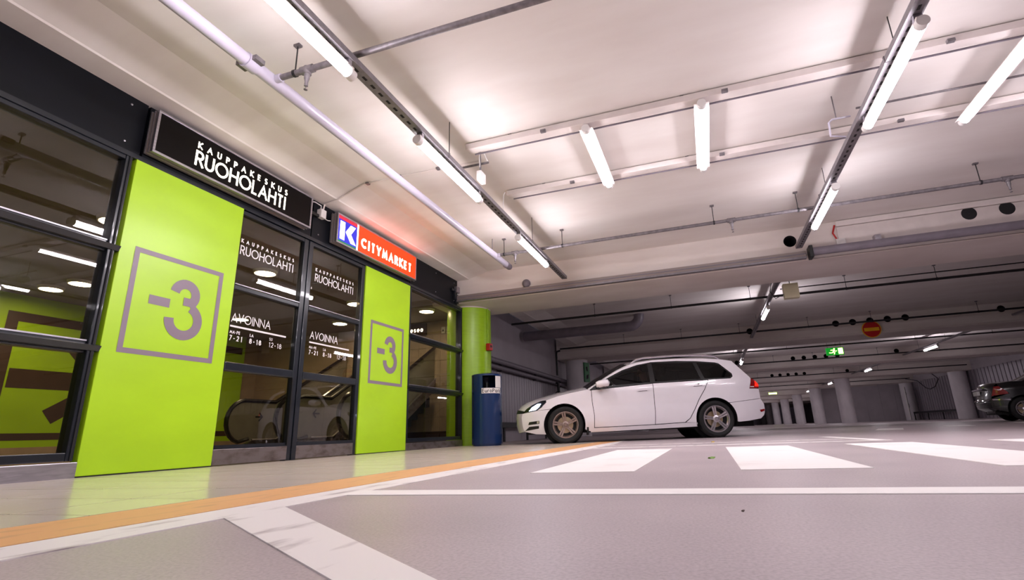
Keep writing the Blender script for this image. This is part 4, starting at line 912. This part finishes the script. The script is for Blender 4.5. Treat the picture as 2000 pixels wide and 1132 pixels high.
def wpos(u, v): return (-2.4083-.3078*.885+u*ca-v*sa, 8.7843+.9514*.885+u*sa+v*ca)
dx, dy = wpos(1.45, -.36); driver((dx, dy, .56), ang)

# dark saloon
a2 = math.radians(-12); ox, oy = 8.05, 16.8
sed = thing('saloon_car', 'dark saloon car standing with its red tail lamp towards the lane', 'car', (ox+.87*math.sin(-a2)*1+0, oy+.87*math.cos(a2), 0), a2)
def Ws(u, z):
    f = max(0, (u-3.0)/.75); r = max(0, (-.25-u)/.75); w_ = .87-.25*f**2.2-.26*r**2.0
    if z > .88: w_ -= .42*(z-.88)
    if z < .40: w_ -= .09*((.40-z)/.3)**2
    return w_
def sarch(cx, a0, a1, n=14): return [(cx+.355*math.cos(math.radians(a0+(a1-a0)*i/n)), .31+.355*math.sin(math.radians(a0+(a1-a0)*i/n))) for i in range(n+1)]
Q = lambda nm, poly, mat, **k: side_part(sed, nm, poly, mat, Ws, **k)
Q('rear_bumper_side', [(-.80,.60),(-.84,.50),(-.82,.36),(-.68,.29),(-.56,.255)]+sarch(-.18, 190, 128, 8)+[(-.42,.60)], 'car_dark')
Q('rear_wing', [(-.42,.612)]+sarch(-.18, 126, -8, 18)+[(.40,.27),(.55,.55),(.62,.88),(.66,.95),(.30,.985),(-.10,1.02),(-.36,1.03),(-.62,1.0),(-.60,.92),(-.45,.76),(-.42,.72),(-.62,.66),(-.79,.612)], 'car_dark')
Q('tail_lamp', [(-.78,.68),(-.62,.70),(-.44,.715),(-.46,.775),(-.60,.925),(-.70,.92)], 'lamp_red', off=.003, lab='red tail lamp of the dark saloon')
Q('rear_door', [(.43,.26),(1.25,.26),(1.28,.93),(.67,.945),(.63,.88),(.56,.55)], 'car_dark'); Q('front_door', [(1.26,.26),(2.20,.26),(2.25,.88),(1.29,.93)], 'car_dark')
Q('sill', [(.19,.17),(2.34,.17),(2.34,.25),(.19,.25)], 'car_dark')
Q('front_wing', [(2.21,.26),(2.34,.26)]+sarch(2.70, 188, -8, 18)+[(3.3,.22),(3.48,.35),(3.50,.55),(3.35,.68),(2.9,.80),(2.26,.88)], 'car_dark')
g1 = [(.78,.97),(1.26,.95),(1.25,1.33),(.95,1.28),(.62,1.12),(.50,1.03)]; g2 = [(1.32,.95),(2.1,.91),(1.85,1.12),(1.6,1.28),(1.32,1.33)]
RS = [(-.10,1.02),(.20,1.15),(.52,1.29),(.85,1.365),(1.25,1.385),(1.6,1.345),(1.9,1.16),(2.25,.89)]
Q('roof_side', RS+[(1.29,.935),(.66,.952),(.30,.99)], 'car_dark', holes=[g1, g2]); Q('rear_window', g1, 'car_glass_dark', off=-.006, d=.1); Q('front_window', g2, 'car_glass_dark', off=-.006, d=.1)
Q('rub_strip', [(-.78,.565),(-.46,.545),(-.43,.54),(-.44,.575),(-.48,.585),(-.79,.60)], 'chrome', off=.012)
ss = lambda nm, S, Cn, mat, **k: strip(sed, nm, S, Cn, mat, Ws, **k)
ss('rear_bumper', [(-.66,.29),(-.82,.36),(-.84,.50),(-.80,.60)], [(-.80,.27),(-.98,.36),(-1.0,.50),(-.95,.61)], 'car_dark'); ss('boot_lid', [(-.80,.60),(-.78,.68),(-.70,.92),(-.62,1.0),(-.36,1.03),(-.10,1.02)], [(-.95,.61),(-.93,.70),(-.88,.95),(-.80,1.03),(-.40,1.065),(-.16,1.06)], 'car_dark')
ss('bumper_trim', [(-.845,.55),(-.84,.58)], [(-1.02,.55),(-1.01,.58)], 'chrome', n=14)
ss('rear_screen', RS[:3], [(-.16,1.06),(.15,1.21),(.45,1.37)], 'car_glass_dark'); ss('roof', RS[2:6], [(.45,1.37),(.82,1.44),(1.25,1.46),(1.65,1.41)], 'car_dark'); ss('windscreen', RS[5:], [(1.65,1.41),(2.0,1.2),(2.35,.96)], 'car_glass_dark')
ss('bonnet', [(2.25,.89),(2.9,.80),(3.35,.68),(3.50,.55)], [(2.35,.96),(2.95,.88),(3.45,.76),(3.62,.58)], 'car_dark'); ss('front_bumper', [(3.50,.55),(3.48,.35),(3.3,.22)], [(3.62,.58),(3.62,.35),(3.45,.2)], 'car_dark')
B(-.985, -.92, -.26, .26, .72, .83).build('number_plate', 'plastic_white', sed); B(-.955, -.90, -.5, .5, .86, .89).build('boot_handle', 'chrome', sed)
for sg in (-1, 1):
    wheel(sed, -.18, sg*.765, .31, .2, sg, 'alloy'); wheel(sed, 2.70, sg*.765, .31, .2, sg, 'alloy')
m = MB(); m.box(-.75,3.3,-.55,.55,.18,.6); m.box(.2,2.3,-.8,.8,.2,.9); m.build('underbody', 'dark_rubber', sed)
MB().tube([(.95,0,1.44),(.68,0,1.62),(.45,0,1.78)], [.012,.004,.003], 6).build('aerial', 'plastic_black', sed)
MB().tube([(-.9,-.45,.25),(-.5,-.45,.25)], .03, 8).build('exhaust', 'galvanised', sed)
